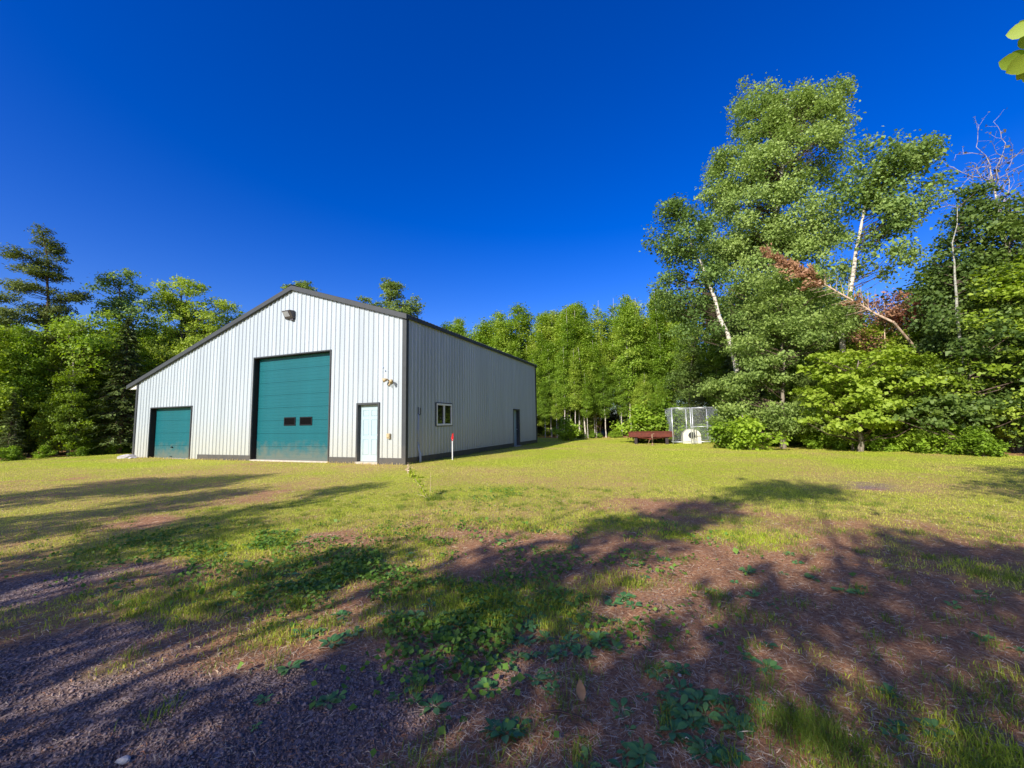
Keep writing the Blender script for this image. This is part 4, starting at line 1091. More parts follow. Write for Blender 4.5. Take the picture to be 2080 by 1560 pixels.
hero('maple_tree', 'small reddish leaved tree against the gap of sky', ab(18.82, 12.44), [ab(18.82, 12.44), (19.11, 12.32, 4.31), (19.13, 12.31, 6.65)], .06,
     [((19.12, 12.31, 6.17), (.9,.8,.5), 18), ((19.29, 12.24, 6.80), (.6,.6,.5), 8)], .34, 40, .12, 'leaf_red', 'bark_grey', 512)
# left wood
def conifer(label, px_loc, seed, h, r, **k):
    me = spruce('conifer', seed, h, r, k.pop('needle'), M['bark_dark'], **k)
    root = empty(k.get('nm', 'pine_tree'), px_loc, 0); tag(root, label, 'tree'); link('trunk', me[0], root); link('crown', me[1], root); return root
hero('pine_tree', 'tall white pine with open upswept branches above the left wood', ab(-25.00, 0.20), [ab(-25.00, 0.20), (-25.11, -0.10, 6.75), (-25.14, -0.20, 9.97), (-25.28, -0.60, 13.14)], .17,
     [((-25.27, -0.58, 12.79), (.45,.45,.7), 8), ((-25.18, -0.31, 11.59), (.7,.7,1.1), 16), ((-25.09, -0.06, 12.43), (.25,.25,.7), 4), ((-25.12, -0.14, 10.14), (.8,.8,.8), 14), ((-25.38, -0.89, 10.72), (1.0,.7,.3), 9), ((-25.55, -1.42, 11.52), (.7,.4,.22), 6), ((-25.45, -1.11, 9.67), (1.0,.8,.32), 11), ((-25.57, -1.51, 8.94), (.9,.6,.25), 8),
      ((-25.13, -0.17, 8.64), (1.2,1.0,.5), 16), ((-24.88, 0.52, 9.37), (1.0,.7,.22), 9), ((-24.71, 0.98, 9.66), (.6,.4,.15), 5), ((-25.34, -0.77, 8.08), (1.5,1.2,.4), 16), ((-24.96, 0.32, 7.85), (1.3,1.0,.4), 13), ((-25.50, -1.27, 7.70), (1.2,1.0,.3), 9), ((-25.13, -0.18, 6.88), (2.0,1.4,.6), 20)],
     .36, 120, .15, 'pine', 'bark_dark', 520, aspect=.3, flat=.45, upb=.5, branch_r=.02, rise=.25)
conifer('dark spruce with pointed top beside the barn', ab(-21.27, 1.90), 602, 8.0, 1.7, needle=M['needle'], nb=260, per=56)
hero('hardwood_tree', 'rounded hardwood with the highest crown behind the low barn roof', ab(-23.66, 6.61), [ab(-23.66, 6.61), (-23.77, 6.42, 5.32), (-23.95, 6.11, 11.95)], .2,
     [((-23.90, 6.20, 10.87), (1.5,1.5,1.7), 54), ((-23.66, 6.62, 8.21), (3.2,2.6,2.2), 100), ((-22.85, 7.96, 9.14), (2.4,2.2,1.8), 60), ((-24.17, 5.28, 6.61), (2.8,2.4,2.0), 70)], .46, 105, .125, 'leaf_maple', 'bark_grey', 513, flat=.5)
hero('hardwood_tree', 'sparse hardwood with ragged top between the pine and the barn', ab(-24.65, 3.65), [ab(-24.65, 3.65), (-24.76, 3.39, 5.06), (-24.94, 3.01, 11.28)], .17,
     [((-24.90, 3.09, 10.62), (1.7,1.5,1.3), 28), ((-24.68, 3.57, 9.05), (2.2,1.8,1.4), 40)], .42, 90, .125, 'leaf_poplar', 'bark_grey', 514, flat=.45)
hero('birch_tree', 'leaning birch with forked white limbs in the left wood', ab(-22.44, 0.71), [ab(-22.44, 0.71), (-22.56, 0.41, 2.95), (-22.69, 0.09, 5.72), (-22.75, -0.07, 7.10)], .10,
     [((-22.76, 0.19, 6.30), (2.0,1.8,1.6), 44), ((-22.41, 1.31, 6.76), (2.0,1.8,1.6), 44)], .46, 95, .12, 'leaf_aspen', 'bark_pale', 515)
hero('hardwood_tree', 'dark broad crowned tree showing above the right roof slope', ab(-18.92, 23.32), [ab(-18.92, 23.32), (-18.98, 23.27, 6.78), (-19.06, 23.20, 16.66)], .25,
     [((-18.86, 23.37, 15.75), (1.1,1.2,1.6), 30), ((-18.92, 23.32, 13.15), (2.8,2.4,1.6), 70), ((-20.84, 21.72, 14.31), (.7,.7,.8), 8), ((-17.07, 24.69, 14.09), (.8,.8,1.2), 12), ((-18.88, 23.35, 8.89), (3.2,2.8,2.4), 70)], .52, 100, .17, 'leaf_dark', 'bark_grey', 516, flat=.45)
hero('hardwood_tree', 'tree top just peeking over the barn ridge', ab(-27.29, 19.51), [ab(-27.29, 19.51), (-27.48, 19.29, 6.87), (-27.60, 19.15, 16.60)], .22,
     [((-27.52, 19.24, 15.81), (1.5,1.4,1.0), 26), ((-27.56, 19.20, 11.03), (3.0,2.5,2.6), 60)], .52, 100, .17, 'leaf_dark', 'bark_grey', 517, flat=.45)
# bushes by trailer and barn
for bx_, by_, sc, lb in ((1.24,18.47,1.25,'leafy sapling bush at the right rear corner of the barn'), (6.93,15.33,1.7,'light green bush behind the trailer'), (8.07,16.38,1.9,'tall leafy bush between trailer and kennel')):
    tree_obj('bush', PROTO['shrub'][0], ab(bx_, by_), bx_, sc, lb, None, 'bush')
for bx_, by_, sc, lb in ((11.01,10.19,1.1,'leafy bush hugging the right post of the kennel'), (11.81,9.29,1.2,'large low bush right of the kennel')):
    tree_obj('bush', PROTO['shrub'][1], ab(bx_, by_), bx_, sc, lb, None, 'bush')

# ---------------------------------------------------------------- trees behind the camera that throw the dappled shade
for kind, x, y, h, wd in (('open', 16.6, -6.2, 6.6, .9), ('open', 19.0, -4.5, 7.5, 1.0)):
    tree_obj(TNAME[kind], PROTO[kind][rf.integers(len(PROTO[kind]))], (x, y, 0), rf.random()*6.28, h/UNIT[kind]*wd,
             'open crowned aspen standing just outside the right picture edge', 'trees outside the right edge', sz=h/UNIT[kind])
ROW = np.array([(-6.28,-5.76,-17.63,4.27), (-9.44,-8.77,-17.57,4.77), (-9.44,-8.18,-18.38,5.24), (-6.28,-6.12,-20.14,5.88), (-4.80,-4.88,-17.40,4.18), (-4.80,-4.91,-19.33,5.38), (-4.80,-3.92,-17.95,4.57), (-4.80,-3.99,-20.55,5.94), (-0.06,0.08,-17.96,4.08), (-9.44,-9.38,-20.27,6.66), (-9.44,-8.33,-18.74,5.64), (-6.28,-7.72,-18.87,5.62), (-6.28,-7.43,-19.03,5.82), (-4.80,-5.39,-19.44,5.63), (-4.80,-4.73,-19.10,5.37), (-4.80,-4.42,-19.69,5.69), (-4.80,-3.65,-17.97,4.75), (-2.47,-3.21,-18.35,4.81), (-0.06,0.18,-19.38,5.10), (-0.06,1.00,-18.21,4.24), (2.21,1.15,-19.69,5.09), (2.21,1.80,-19.27,4.66), (2.21,2.93,-18.94,4.61), (2.21,3.24,-19.33,4.71), (4.47,4.89,-18.71,4.20), (4.47,5.73,-19.58,4.67), (-9.44,-9.18,-20.17,6.89), (-9.44,-8.65,-20.26,6.87), (-6.28,-7.64,-17.61,5.39), (-6.28,-7.38,-18.91,5.80), (-6.28,-6.91,-19.27,6.17), (-4.80,-3.99,-20.12,6.25), (-2.47,-3.26,-19.25,5.76), (-2.47,-2.99,-20.09,6.07), (-2.47,-2.09,-18.48,5.08), (-2.47,-1.80,-18.50,5.06), (-0.06,0.71,-20.07,5.69), (2.21,1.32,-18.67,4.94), (2.21,2.27,-19.12,4.96), (2.21,2.75,-19.22,4.98), (2.21,3.24,-19.25,4.85), (4.47,3.78,-18.10,4.23), (4.47,4.94,-17.79,3.93), (4.47,5.09,-20.10,5.35), (4.47,5.81,-18.46,4.21), (-9.44,-8.47,-19.34,6.56), (-9.44,-8.21,-20.54,7.19), (-6.28,-6.94,-18.30,5.95), (-6.28,-6.66,-17.68,5.60), (-6.28,-6.36,-19.61,6.55), (-6.28,-6.18,-20.29,6.91), (-2.47,-3.29,-20.56,6.70), (-2.47,-2.28,-19.65,6.12), (-2.47,-1.99,-19.65,6.00), (-0.06,-1.20,-18.66,5.37), (-0.06,1.03,-20.28,6.00), (2.21,2.10,-19.61,5.58), (4.47,4.99,-20.53,5.76), (4.47,5.71,-19.66,5.28), (7.55,6.37,-19.06,4.71), (7.55,7.21,-17.83,3.97), (7.55,7.14,-20.10,5.30), (-6.28,-7.10,-18.10,6.00), (-6.28,-6.71,-18.28,6.10), (-6.28,-6.65,-20.16,7.14), (-4.80,-5.40,-18.60,6.06), (-4.80,-4.73,-18.07,5.73), (-2.47,-2.84,-19.03,6.18), (-2.47,-2.54,-20.55,6.95), (-2.47,-2.04,-20.29,6.64), (-0.06,-1.04,-18.03,5.28), (-0.06,0.30,-19.28,5.81), (-0.06,0.86,-18.74,5.48), (2.21,2.00,-18.80,5.40), (2.21,2.72,-19.32,5.60), (4.47,3.48,-18.61,5.06), (4.47,4.12,-17.65,4.56), (4.47,5.09,-20.05,5.86), (4.47,5.99,-18.08,4.50), (7.55,6.23,-19.66,5.40), (7.55,7.14,-18.04,4.47), (7.55,7.36,-18.96,4.95), (-6.28,-7.32,-18.43,6.69), (-6.28,-6.95,-19.44,7.06), (-6.28,-6.10,-18.11,6.19), (-6.28,-5.82,-18.66,6.59), (-4.80,-5.31,-18.97,6.75), (-2.47,-2.86,-19.50,6.60), (-2.47,-2.31,-18.95,6.34), (-2.47,-1.66,-18.74,6.07), (-0.06,-0.29,-19.06,6.14), (-0.06,0.17,-19.19,6.13), (-0.06,0.88,-17.74,5.34), (2.21,1.60,-17.55,5.02), (2.21,3.28,-19.00,5.71), (4.47,3.84,-18.49,5.44), (4.47,5.79,-17.65,4.51), (7.55,6.21,-19.13,5.53), (7.55,6.59,-19.64,5.71), (7.55,8.20,-18.86,5.09), (-6.28,-7.15,-18.89,7.11), (-6.28,-6.98,-18.84,7.13), (-6.28,-6.11,-17.71,6.44), (-6.28,-5.97,-19.83,7.49), (-2.47,-2.28,-17.50,5.76), (-2.47,-2.11,-17.67,5.90), (-2.47,-1.94,-19.53,6.92), (-0.06,-0.20,-18.86,6.27), (-0.06,0.53,-17.62,5.45), (-0.06,0.74,-19.64,6.66), (2.21,3.24,-19.69,6.35), (4.47,3.86,-19.27,5.98), (4.47,4.90,-19.52,6.03), (4.47,5.15,-20.12,6.47), (7.55,6.72,-19.52,5.82), (7.55,8.02,-19.38,5.72), (9.30,8.79,-17.67,4.66), (-9.44,-8.19,-19.98,8.05), (-6.28,-7.40,-18.99,7.38), (-6.28,-7.15,-19.98,8.08), (-6.28,-6.11,-18.09,6.83), (-6.28,-5.71,-19.00,7.26), (-6.28,-5.80,-20.46,8.04), (-4.80,-4.35,-17.57,6.51), (-2.47,-3.25,-18.78,6.86), (-2.47,-2.41,-18.45,6.55), (-2.47,-1.84,-19.38,7.02), (-0.06,-0.62,-20.31,7.45), (-0.06,0.49,-17.88,5.94), (4.47,3.78,-18.30,5.79), (4.47,5.26,-17.92,5.52), (4.47,5.39,-18.04,5.65), (4.47,5.94,-18.45,5.61), (7.55,7.14,-18.55,5.57), (9.30,8.79,-19.83,6.26), (-9.44,-8.25,-20.53,8.73), (-6.28,-7.42,-19.19,7.88), (-6.28,-7.10,-19.89,8.35), (-6.28,-6.36,-19.90,8.16), (-6.28,-6.21,-20.27,8.40), (-4.80,-5.40,-19.62,7.86), (-4.80,-5.14,-19.83,7.94), (-2.47,-3.20,-18.32,7.04), (-2.47,-3.11,-20.18,8.02), (-2.47,-2.33,-18.25,6.90), (-0.06,-0.09,-17.50,6.14), (4.47,4.95,-18.93,6.32), (4.47,5.30,-20.31,7.03), (7.55,7.03,-20.30,6.83), (7.55,7.81,-19.17,6.21), (9.30,8.51,-18.62,5.78), (9.30,8.87,-19.29,6.11), (-6.28,-7.38,-17.79,7.32), (-6.28,-7.13,-18.35,7.75), (-6.28,-5.98,-18.16,7.41), (-4.80,-5.36,-17.55,7.10), (-4.80,-4.71,-17.88,7.28), (-4.80,-4.52,-19.11,7.84), (-2.47,-2.75,-18.61,7.33), (-0.06,-0.08,-18.40,6.93), (4.47,5.76,-17.51,5.77), (4.47,5.91,-18.98,6.59), (7.55,7.18,-19.43,6.69), (7.55,7.58,-20.36,7.24), (9.30,8.99,-19.03,6.31), (-6.28,-6.86,-18.52,8.06), (-6.28,-6.46,-18.92,8.15), (-6.28,-5.91,-18.98,8.24), (-6.28,-5.61,-20.28,8.86), (-4.80,-4.80,-19.29,8.19), (-4.80,-4.07,-17.66,7.09), (4.47,5.53,-18.18,6.48), (7.55,8.27,-18.83,6.47), (9.30,9.15,-18.06,5.92), (9.30,9.67,-17.59,5.61), (-6.28,-6.12,-17.71,7.82), (-6.28,-6.33,-20.50,9.37), (-4.80,-5.53,-19.54,8.84), (-4.80,-4.67,-17.89,7.73), (-0.06,-0.50,-17.64,7.11), (4.47,5.68,-17.68,6.44), (4.47,5.87,-19.67,7.46), (7.55,7.79,-19.74,7.47), (9.30,8.54,-18.32,6.39), (9.30,9.35,-20.08,7.43), (9.30,9.83,-19.67,7.16), (-6.28,-5.68,-20.30,9.53), (-0.06,-1.20,-19.50,8.58), (-0.06,-0.71,-17.73,7.49), (4.47,5.13,-19.71,7.90), (7.55,6.08,-18.24,7.05), (7.55,8.42,-18.83,7.05), (9.30,8.72,-20.20,7.80), (9.30,9.37,-19.33,7.30), (9.30,9.93,-18.37,6.67), (-0.06,-0.84,-19.78,8.87), (7.55,6.22,-17.67,6.97), (7.55,6.17,-19.63,8.17), (7.55,8.35,-19.72,7.81), (9.30,9.08,-17.63,6.67), (9.30,9.29,-19.73,7.77), (9.30,9.83,-19.44,7.57), (7.55,6.06,-18.55,7.72), (7.55,6.33,-19.79,8.56), (9.30,10.12,-20.56,8.43), (4.47,5.99,-20.39,9.12), (7.55,6.25,-20.01,9.19), (7.55,6.74,-20.18,9.52), (7.55,7.05,-17.63,8.38), (7.55,7.79,-17.55,8.24), (7.55,6.46,-19.62,9.76), (7.55,7.24,-17.51,8.43), (7.55,7.60,-18.01,8.78), (7.55,6.93,-19.46,9.96), (7.55,7.59,-19.30,9.72), (7.55,7.73,-20.25,10.21), (7.55,7.18,-18.82,9.86), (7.55,7.82,-19.85,10.34), (7.55,7.60,-18.37,9.83)])
tx_ = np.unique(ROW[:, 0]); rg = np.random.default_rng(55)
for i, t in enumerate(tx_):
    c = ROW[ROW[:, 0] == t][:, 1:]
    y0 = float(np.mean(c[:, 1])); top = c[:, 2].max()
    base = (float(t), y0, gz(t, y0))
    me = broadleaf('roadside', 700+i, [(0, 0, -.2), (rg.normal()*.15, rg.normal()*.2, top*.5), (rg.normal()*.2, rg.normal()*.2, top*.97)], .09, c-np.array(base), .40, 115, .13, M['leaf_aspen'], M['bark_grey'], flat=.8, branch_r=.018, branch_every=2)
    root = empty('aspen_tree', base); tag(root, 'aspen of the row along the drive behind the viewer', 'tree', 'trees along the drive behind the viewer')
    link('trunk', me[0], root); link('crown', me[1], root); link('branches', me[2], root)

# ---------------------------------------------------------------- branch end reaching into the picture at the upper right
def near_tree():
    base = Vector((13.6, -12.6, gz(13.6, -12.6)))
    root = empty('aspen_tree', base); tag(root, 'near aspen outside the right edge whose leafy branch tip hangs into the sky', 'tree')
    rg = np.random.default_rng(31)
    T = Vector((10.41, -9.67, 3.09))
    c = profile_crown(9, 1.9, 4.2, 110, rg, prof_aspen)
    me = broadleaf('near', 31, [(0, 0, -.2), (.1, 0, 4), (.2, .1, 8.6)], .12, c, .6, 80, .10, M['leaf_aspen'], M['bark_pale'])
    link('trunk', me[0], root); link('crown', me[1], root); link('branches', me[2], root)
    s = Vector((0, 0, 2.6)); e = T-base; m = s*.5+e*.5+Vector((0, 0, .35))
    V, Q = tubes([(np.array([s, s*.6+m*.4, m, m*.4+e*.6+Vector((0, 0, .1)), e]), [.03, .022, .015, .009, .005])], 6)
    br = link('branch', npmesh('near_branch', V, Q, M['bark_grey'], True), root)
    # round aspen leaves, individually shaped
    vs, fs, var = [], [], []
    fwd = (T-CAM).normalized(); rx = fwd.cross(Vector((0, 0, 1))).normalized(); uz = rx.cross(fwd)
    spots = [((10.37, -9.65, 3.20), -75, .036, .5), ((10.40, -9.64, 3.22), -20, .034, .35), ((10.42, -9.62, 3.17), 60, .036, .6), ((10.34, -9.63, 3.08), -60, .034, .3), ((10.34, -9.68, 3.02), -100, .040, .6), ((10.37, -9.63, 3.10), -30, .026, .2), ((10.37, -9.65, 3.00), -130, .030, .8), ((10.39, -9.66, 3.05), 20, .038, .5), ((10.42, -9.62, 3.00), 70, .038, .4), ((10.41, -9.68, 3.14), 100, .036, .4), ((10.41, -9.67, 3.07), 30, .036, .3), ((10.41, -9.67, 2.99), 150, .036, .2)]
    for p, ang, r, vv in spots:
        p = Vector(p)-base; a = math.radians(ang); ax = rx*math.sin(a)+uz*math.cos(a); sdv = rx*math.cos(a)-uz*math.sin(a)
        tl = rg.uniform(-.5, .5); n_ = (-fwd*math.cos(tl)+sdv*math.sin(tl)).normalized(); sdv = n_.cross(ax).normalized()
        k0 = len(vs); prof = [(-1.0, .0), (-.93, .38), (-.62, .80), (-.1, 1.0), (.4, .86), (.8, .46), (1.08, .0)]
        for q, wv in prof:
            vs += [p+ax*q*r+sdv*wv*r+n_*wv*r*.16, p+ax*q*r-n_*.0, p+ax*q*r-sdv*wv*r+n_*wv*r*.16]; var += [vv]*3
        for i in range(len(prof)-1):
            b_ = k0+i*3; fs += [(b_, b_+1, b_+4, b_+3), (b_+1, b_+2, b_+5, b_+4)]
    lf = link('leaf_cluster', npmesh('near_leaves', np.array(vs), np.array(fs), M['leaf_aspen'], True, {'var': np.array(var)}), br)
near_tree()

# ---------------------------------------------------------------- lawn, litter, gravel (uncountable ground cover)
rs = np.random.default_rng(21)
FA = -yaw
def inframe(n, d0, d1, half=1.0):
    d = np.exp(rs.uniform(np.log(d0), np.log(d1), n)); a = FA+rs.uniform(-half, half, n)
    return CAM.x+np.sin(a)*d, CAM.y+np.cos(a)*d, d
def clear(x, y):
    """off the barn, trailer bed and inside the wood"""
    inb = (x > WL-.05) & (x < .05) & (y > -.06) & (y < LEN)
    return ~inb
def blades(name, x, y, d, h, w, mat, lean=.5, seg2=True, var=None, kind='grass'):
    n = len(x); z = ground_z(x, y)-.004
    a = rs.random(n)*2*np.pi; la = rs.random(n)*2*np.pi; ll = h*lean*rs.random(n)
    sx, sy = np.cos(a)*w*.5, np.sin(a)*w*.5; lx, ly = np.cos(la)*ll, np.sin(la)*ll
    base = np.stack([x, y, z], 1)
    b0 = base-np.stack([sx, sy, 0*sx], 1); b1 = base+np.stack([sx, sy, 0*sx], 1)
    mid = base+np.stack([lx*.35, ly*.35, h*.6], 1); tip = base+np.stack([lx, ly, h*(1-.25*ll/np.maximum(h, 1e-6))], 1)
    v = rs.random(n) if var is None else var
    if seg2:
        m0 = mid-np.stack([sx, sy, 0*sx], 1)*.8; m1 = mid+np.stack([sx, sy, 0*sx], 1)*.8; t0 = tip-np.stack([sx, sy, 0*sx], 1)*.1; t1 = tip+np.stack([sx, sy, 0*sx], 1)*.1
        V = np.stack([b0, b1, m1, m0, t1, t0], 1).reshape(-1, 3); i = np.arange(n)[:, None]*6
        Q = np.concatenate([i+[0, 1, 2, 3], i+[3, 2, 4, 5]]); k = 6
    else:
        V = np.stack([b0, b1, tip], 1).reshape(-1, 3); Q = np.arange(n*3).reshape(-1, 3); k = 3
    o = link(name, npmesh(name, V, Q, mat, False, {'var': np.repeat(v, k)})); tag(o, kind='stuff'); return o

# lawn grass
x, y, d = inframe(520000, 1.5, 36)
ln, gr, dr = green_at(x, y)
ok = clear(x, y) & (rs.random(len(x)) < ln*(1-.5*gr))
x, y, d, dr = x[ok], y[ok], d[ok], dr[ok]
dryb = rs.random(len(x)) < dr*.45
tall = .7+.55*sstep(.45, .75, vnoise(x, y, .45, 12))*sstep(9, 4, d)
h = rs.uniform(.022, .055, len(x))*tall*(1+.012*d); w = .0026+.00062*d
mac = vnoise(x, y, 2.6, 15)*.6+vnoise(x, y, .7, 16)*.4          # fresher and paler patches
gv = np.clip(rs.random(len(x))*.6+(mac-.42)*1.5+.12, 0, 1)
for m_, nm, mt, hk in ((~dryb, 'lawn_grass', 'grass', 1.0), (dryb, 'dry_grass', 'grass_dry', .8)):
    for near in (True, False):
        q = m_ & ((d < 6) == near)
        blades(nm, x[q], y[q], d[q], h[q]*hk, w[q], M[mt], 1.0, near, gv[q])
# taller tufts near the viewer
nt = 760
tx, ty, td = inframe(nt*3, 1.7, 9)
ln, gr, dr = green_at(tx, ty)
ok = (rs.random(len(tx)) < (ln*.8+.12)*(1-.85*gr)); tx, ty, td = tx[ok][:nt], ty[ok][:nt], td[ok][:nt]
nb = 46; bx = np.repeat(tx, nb)+rs.normal(size=len(tx)*nb)*.05*np.repeat(rs.uniform(.5, 1.6, len(tx)), nb); by = np.repeat(ty, nb)+rs.normal(size=len(tx)*nb)*.05
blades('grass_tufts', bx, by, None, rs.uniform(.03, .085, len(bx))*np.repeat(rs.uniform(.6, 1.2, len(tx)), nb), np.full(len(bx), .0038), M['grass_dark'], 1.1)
# long grass at the lower right corner of the view
for cx_, cy_, r_, n_ in ((9.30, -9.80, .20, 1500), (9.55, -10.05, .18, 900), (10.2, -9.3, .28, 500)):
    bx = cx_+rs.normal(size=n_)*r_*.55; by = cy_+rs.normal(size=n_)*r_*.4
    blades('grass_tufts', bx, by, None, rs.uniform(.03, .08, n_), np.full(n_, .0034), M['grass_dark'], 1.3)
# weedy grass against the barn and the forest foot
bx = rs.uniform(.04, .5, 900); by = rs.uniform(.0, 14.5, 900)
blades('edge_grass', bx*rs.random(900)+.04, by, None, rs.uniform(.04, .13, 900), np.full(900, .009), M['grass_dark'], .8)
bx = rs.uniform(-16.2, 0, 900); ok = ~((bx > LD[0]) & (bx < LD[1]))
blades('edge_grass', bx[ok], -.06-rs.random(900)[ok]*.25, None, rs.uniform(.04, .12, 900)[ok], np.full(900, .012)[ok], M['grass_dry'], .8)

# brown needle and straw litter
x, y, d = inframe(150000, 1.4, 14)
ln, gr, dr = green_at(x, y)
ok = clear(x, y) & (rs.random(len(x)) < np.clip(1.05-.75*ln-.93*gr, .03, 1))
x, y, d = x[ok], y[ok], d[ok]; n = len(x)
def slivers(name, x, y, d, L, w, mat):
    n = len(x); a = rs.random(n)*np.pi; z = ground_z(x, y)+rs.uniform(.001, .014, n)
    ax = np.stack([np.cos(a), np.sin(a), rs.normal(size=n)*.12], 1); sd_ = np.stack([-np.sin(a), np.cos(a), rs.normal(size=n)*.3], 1)
    p = np.stack([x, y, z], 1); L = L[:, None]*.5; w = w[:, None]*.5
    bow = sd_*L*(rs.normal(size=(n, 1))*.25)
    V = np.stack([p-ax*L, p+sd_*w+bow, p+ax*L, p-sd_*w+bow], 1).reshape(-1, 3)
    o = link(name, npmesh(name, V, np.arange(4*n).reshape(-1, 4), mat, False, {'var': np.repeat(rs.random(n), 4)})); tag(o, kind='stuff')
st_ = rs.random(n) < .3
slivers('needle_litter', x[~st_], y[~st_], d[~st_], rs.uniform(.02, .06, n)[~st_], .0018+.0006*d[~st_], M['litter'])
slivers('dry_straw', x[st_], y[st_], d[st_], rs.uniform(.03, .10, n)[st_], .0016+.0005*d[st_], M['straw'])
# gravel
x, y, d = inframe(120000, 1.4, 10)
ln, gr, dr = green_at(x, y)
ok = rs.random(len(x)) < np.clip(gr+.04, 0, 1)*(1-.6*ln); x, y, d = x[ok], y[ok], d[ok]; n = len(x)
r = rs.uniform(.003, .0085, n)*(1+.9*(rs.random(n) < .06))*(.8+.08*d)
octa = np.array([(1, 0, 0), (0, 1, 0), (-1, 0, 0), (0, -1, 0), (0, 0, .75), (0, 0, -.5)])
ot = np.array([(0, 1, 4), (1, 2, 4), (2, 3, 4), (3, 0, 4), (1, 0, 5), (2, 1, 5), (3, 2, 5), (0, 3, 5)])
a = rs.random(n)*6.28; c_, s_ = np.cos(a), np.sin(a); e = rs.uniform(.6, 1.3, (n, 6, 1))
V = octa[None]*e*r[:, None, None]
V = np.stack([V[..., 0]*c_[:, None]-V[..., 1]*s_[:, None], V[..., 0]*s_[:, None]+V[..., 1]*c_[:, None], V[..., 2]], -1)+np.stack([x, y, ground_z(x, y)+.002], 1)[:, None]
o = link('gravel', npmesh('gravel', V.reshape(-1, 3), (np.arange(n)[:, None, None]*6+ot[None]).reshape(-1, 3), M['pebble'], False, {'var': np.repeat(rs.random(n)**1.6, 6)})); tag(o, kind='stuff')
# creeping clover patches
pt = np.array([(3.95,-8.66,0.55), (4.00,-9.02,0.5), (4.31,-8.44,0.5), (5.57,-9.03,0.35), (6.02,-8.81,0.4), (5.90,-9.11,0.35), (6.07,-7.53,0.5), (2.65,-8.88,0.5), (6.99,-9.35,0.3), (7.89,-8.54,0.5), (7.81,-8.97,0.6), (7.51,-9.61,0.3), (5.53,-4.87,0.7), (8.37,-7.00,0.6)
])
idx = rs.integers(len(pt), size=15000)
x = pt[idx, 0]+rs.normal(size=len(idx))*pt[idx, 2]; y = pt[idx, 1]+rs.normal(size=len(idx))*pt[idx, 2]
ok = vnoise(x, y, .35, 14) > .42; x, y = x[ok], y[ok]
P_ = np.stack([x, y, ground_z(x, y)+rs.uniform(.005, .05, len(x))], 1)
V, Q = leaves(P_, norm(np.array([0, 0, 1.])+rs.normal(size=P_.shape)*.45), .034, .85, rs)
o = link('clover', npmesh('clover', V, Q, M['clover'], False, {'var': np.repeat(rs.random(len(x)), 4)})); tag(o, kind='stuff')

# ---------------------------------------------------------------- plantain rosettes, one by one
def rosette(seed, R, nl):
    rg = np.random.default_rng(seed); vs, fs, var = [], [], []
    for k in range(nl):
        a = 2.4*k+rg.normal()*.25; L = R*rg.uniform(.6, 1.1); w = L*rg.uniform(.32, .46); lift = rg.uniform(.15, .7); tw = rg.normal()*.25
        d = Vector((math.cos(a), math.sin(a), 0)); s = Vector((-d.y, d.x, tw)).normalized(); v0 = rg.random()
        k0 = len(vs); prof = [(0, .06), (.25, .12), (.42, .75), (.62, 1.0), (.82, .75), (1.0, .03)]
        for q, wv in prof:
            z = L*(lift*q*(1.15-q*.75))+.006
            p = d*L*q+Vector((0, 0, z))
            vs += [p+s*w*.5*wv+Vector((0, 0, w*.10*wv)), p, p-s*w*.5*wv+Vector((0, 0, w*.10*wv))]; var += [v0]*3
        for i in range(len(prof)-1):
            b_ = k0+i*3; fs += [(b_, b_+1, b_+4, b_+3), (b_+1, b_+2, b_+5, b_+4)]
    return npmesh('plantain', np.array(vs), np.array(fs), M['weed'], True, {'var': np.array(var)})
ROS = [rosette(900+i, .085+.012*i, 7+i) for i in range(6)]
WZ = np.array([(5.77,-9.16,0.35,12), (6.07,-8.79,0.35,12), (4.58,-8.65,0.5,10), (4.16,-8.97,0.5,8), (6.96,-9.36,0.2,8), (6.64,-9.86,0.12,6), (6.68,-9.62,0.12,5), (7.39,-9.83,0.12,7), (7.45,-9.43,0.15,8), (7.77,-9.81,0.12,8), (8.11,-9.63,0.1,8), (7.84,-9.49,0.12,7), (8.15,-9.17,0.14,8), (8.34,-8.87,0.15,8), (8.54,-8.08,0.25,8), (9.15,-8.31,0.15,5), (7.84,-7.73,0.3,6), (7.24,-7.57,0.35,6), (8.75,-9.45,0.08,5), (8.73,-9.81,0.08,9), (8.91,-9.78,0.08,9), (8.98,-9.89,0.07,8), (9.10,-9.64,0.08,6), (8.82,-10.02,0.07,8), (8.93,-10.09,0.05,6), (8.50,-10.01,0.06,4), (8.47,-10.26,0.06,5), (8.62,-10.22,0.05,4), (8.06,-10.23,0.06,4), (8.09,-9.88,0.08,5), (9.27,-9.26,0.1,4), (10.04,-7.90,0.2,4), (10.69,-7.67,0.3,4), (7.08,-10.49,0.12,3), (7.56,-10.24,0.1,4), (6.87,-10.37,0.15,3), (9.74,-7.40,0.3,5), (10.52,-8.71,0.1,3), (9.74,-9.61,0.1,4), (7.66,-9.02,0.15,6)
])
cnt = 0
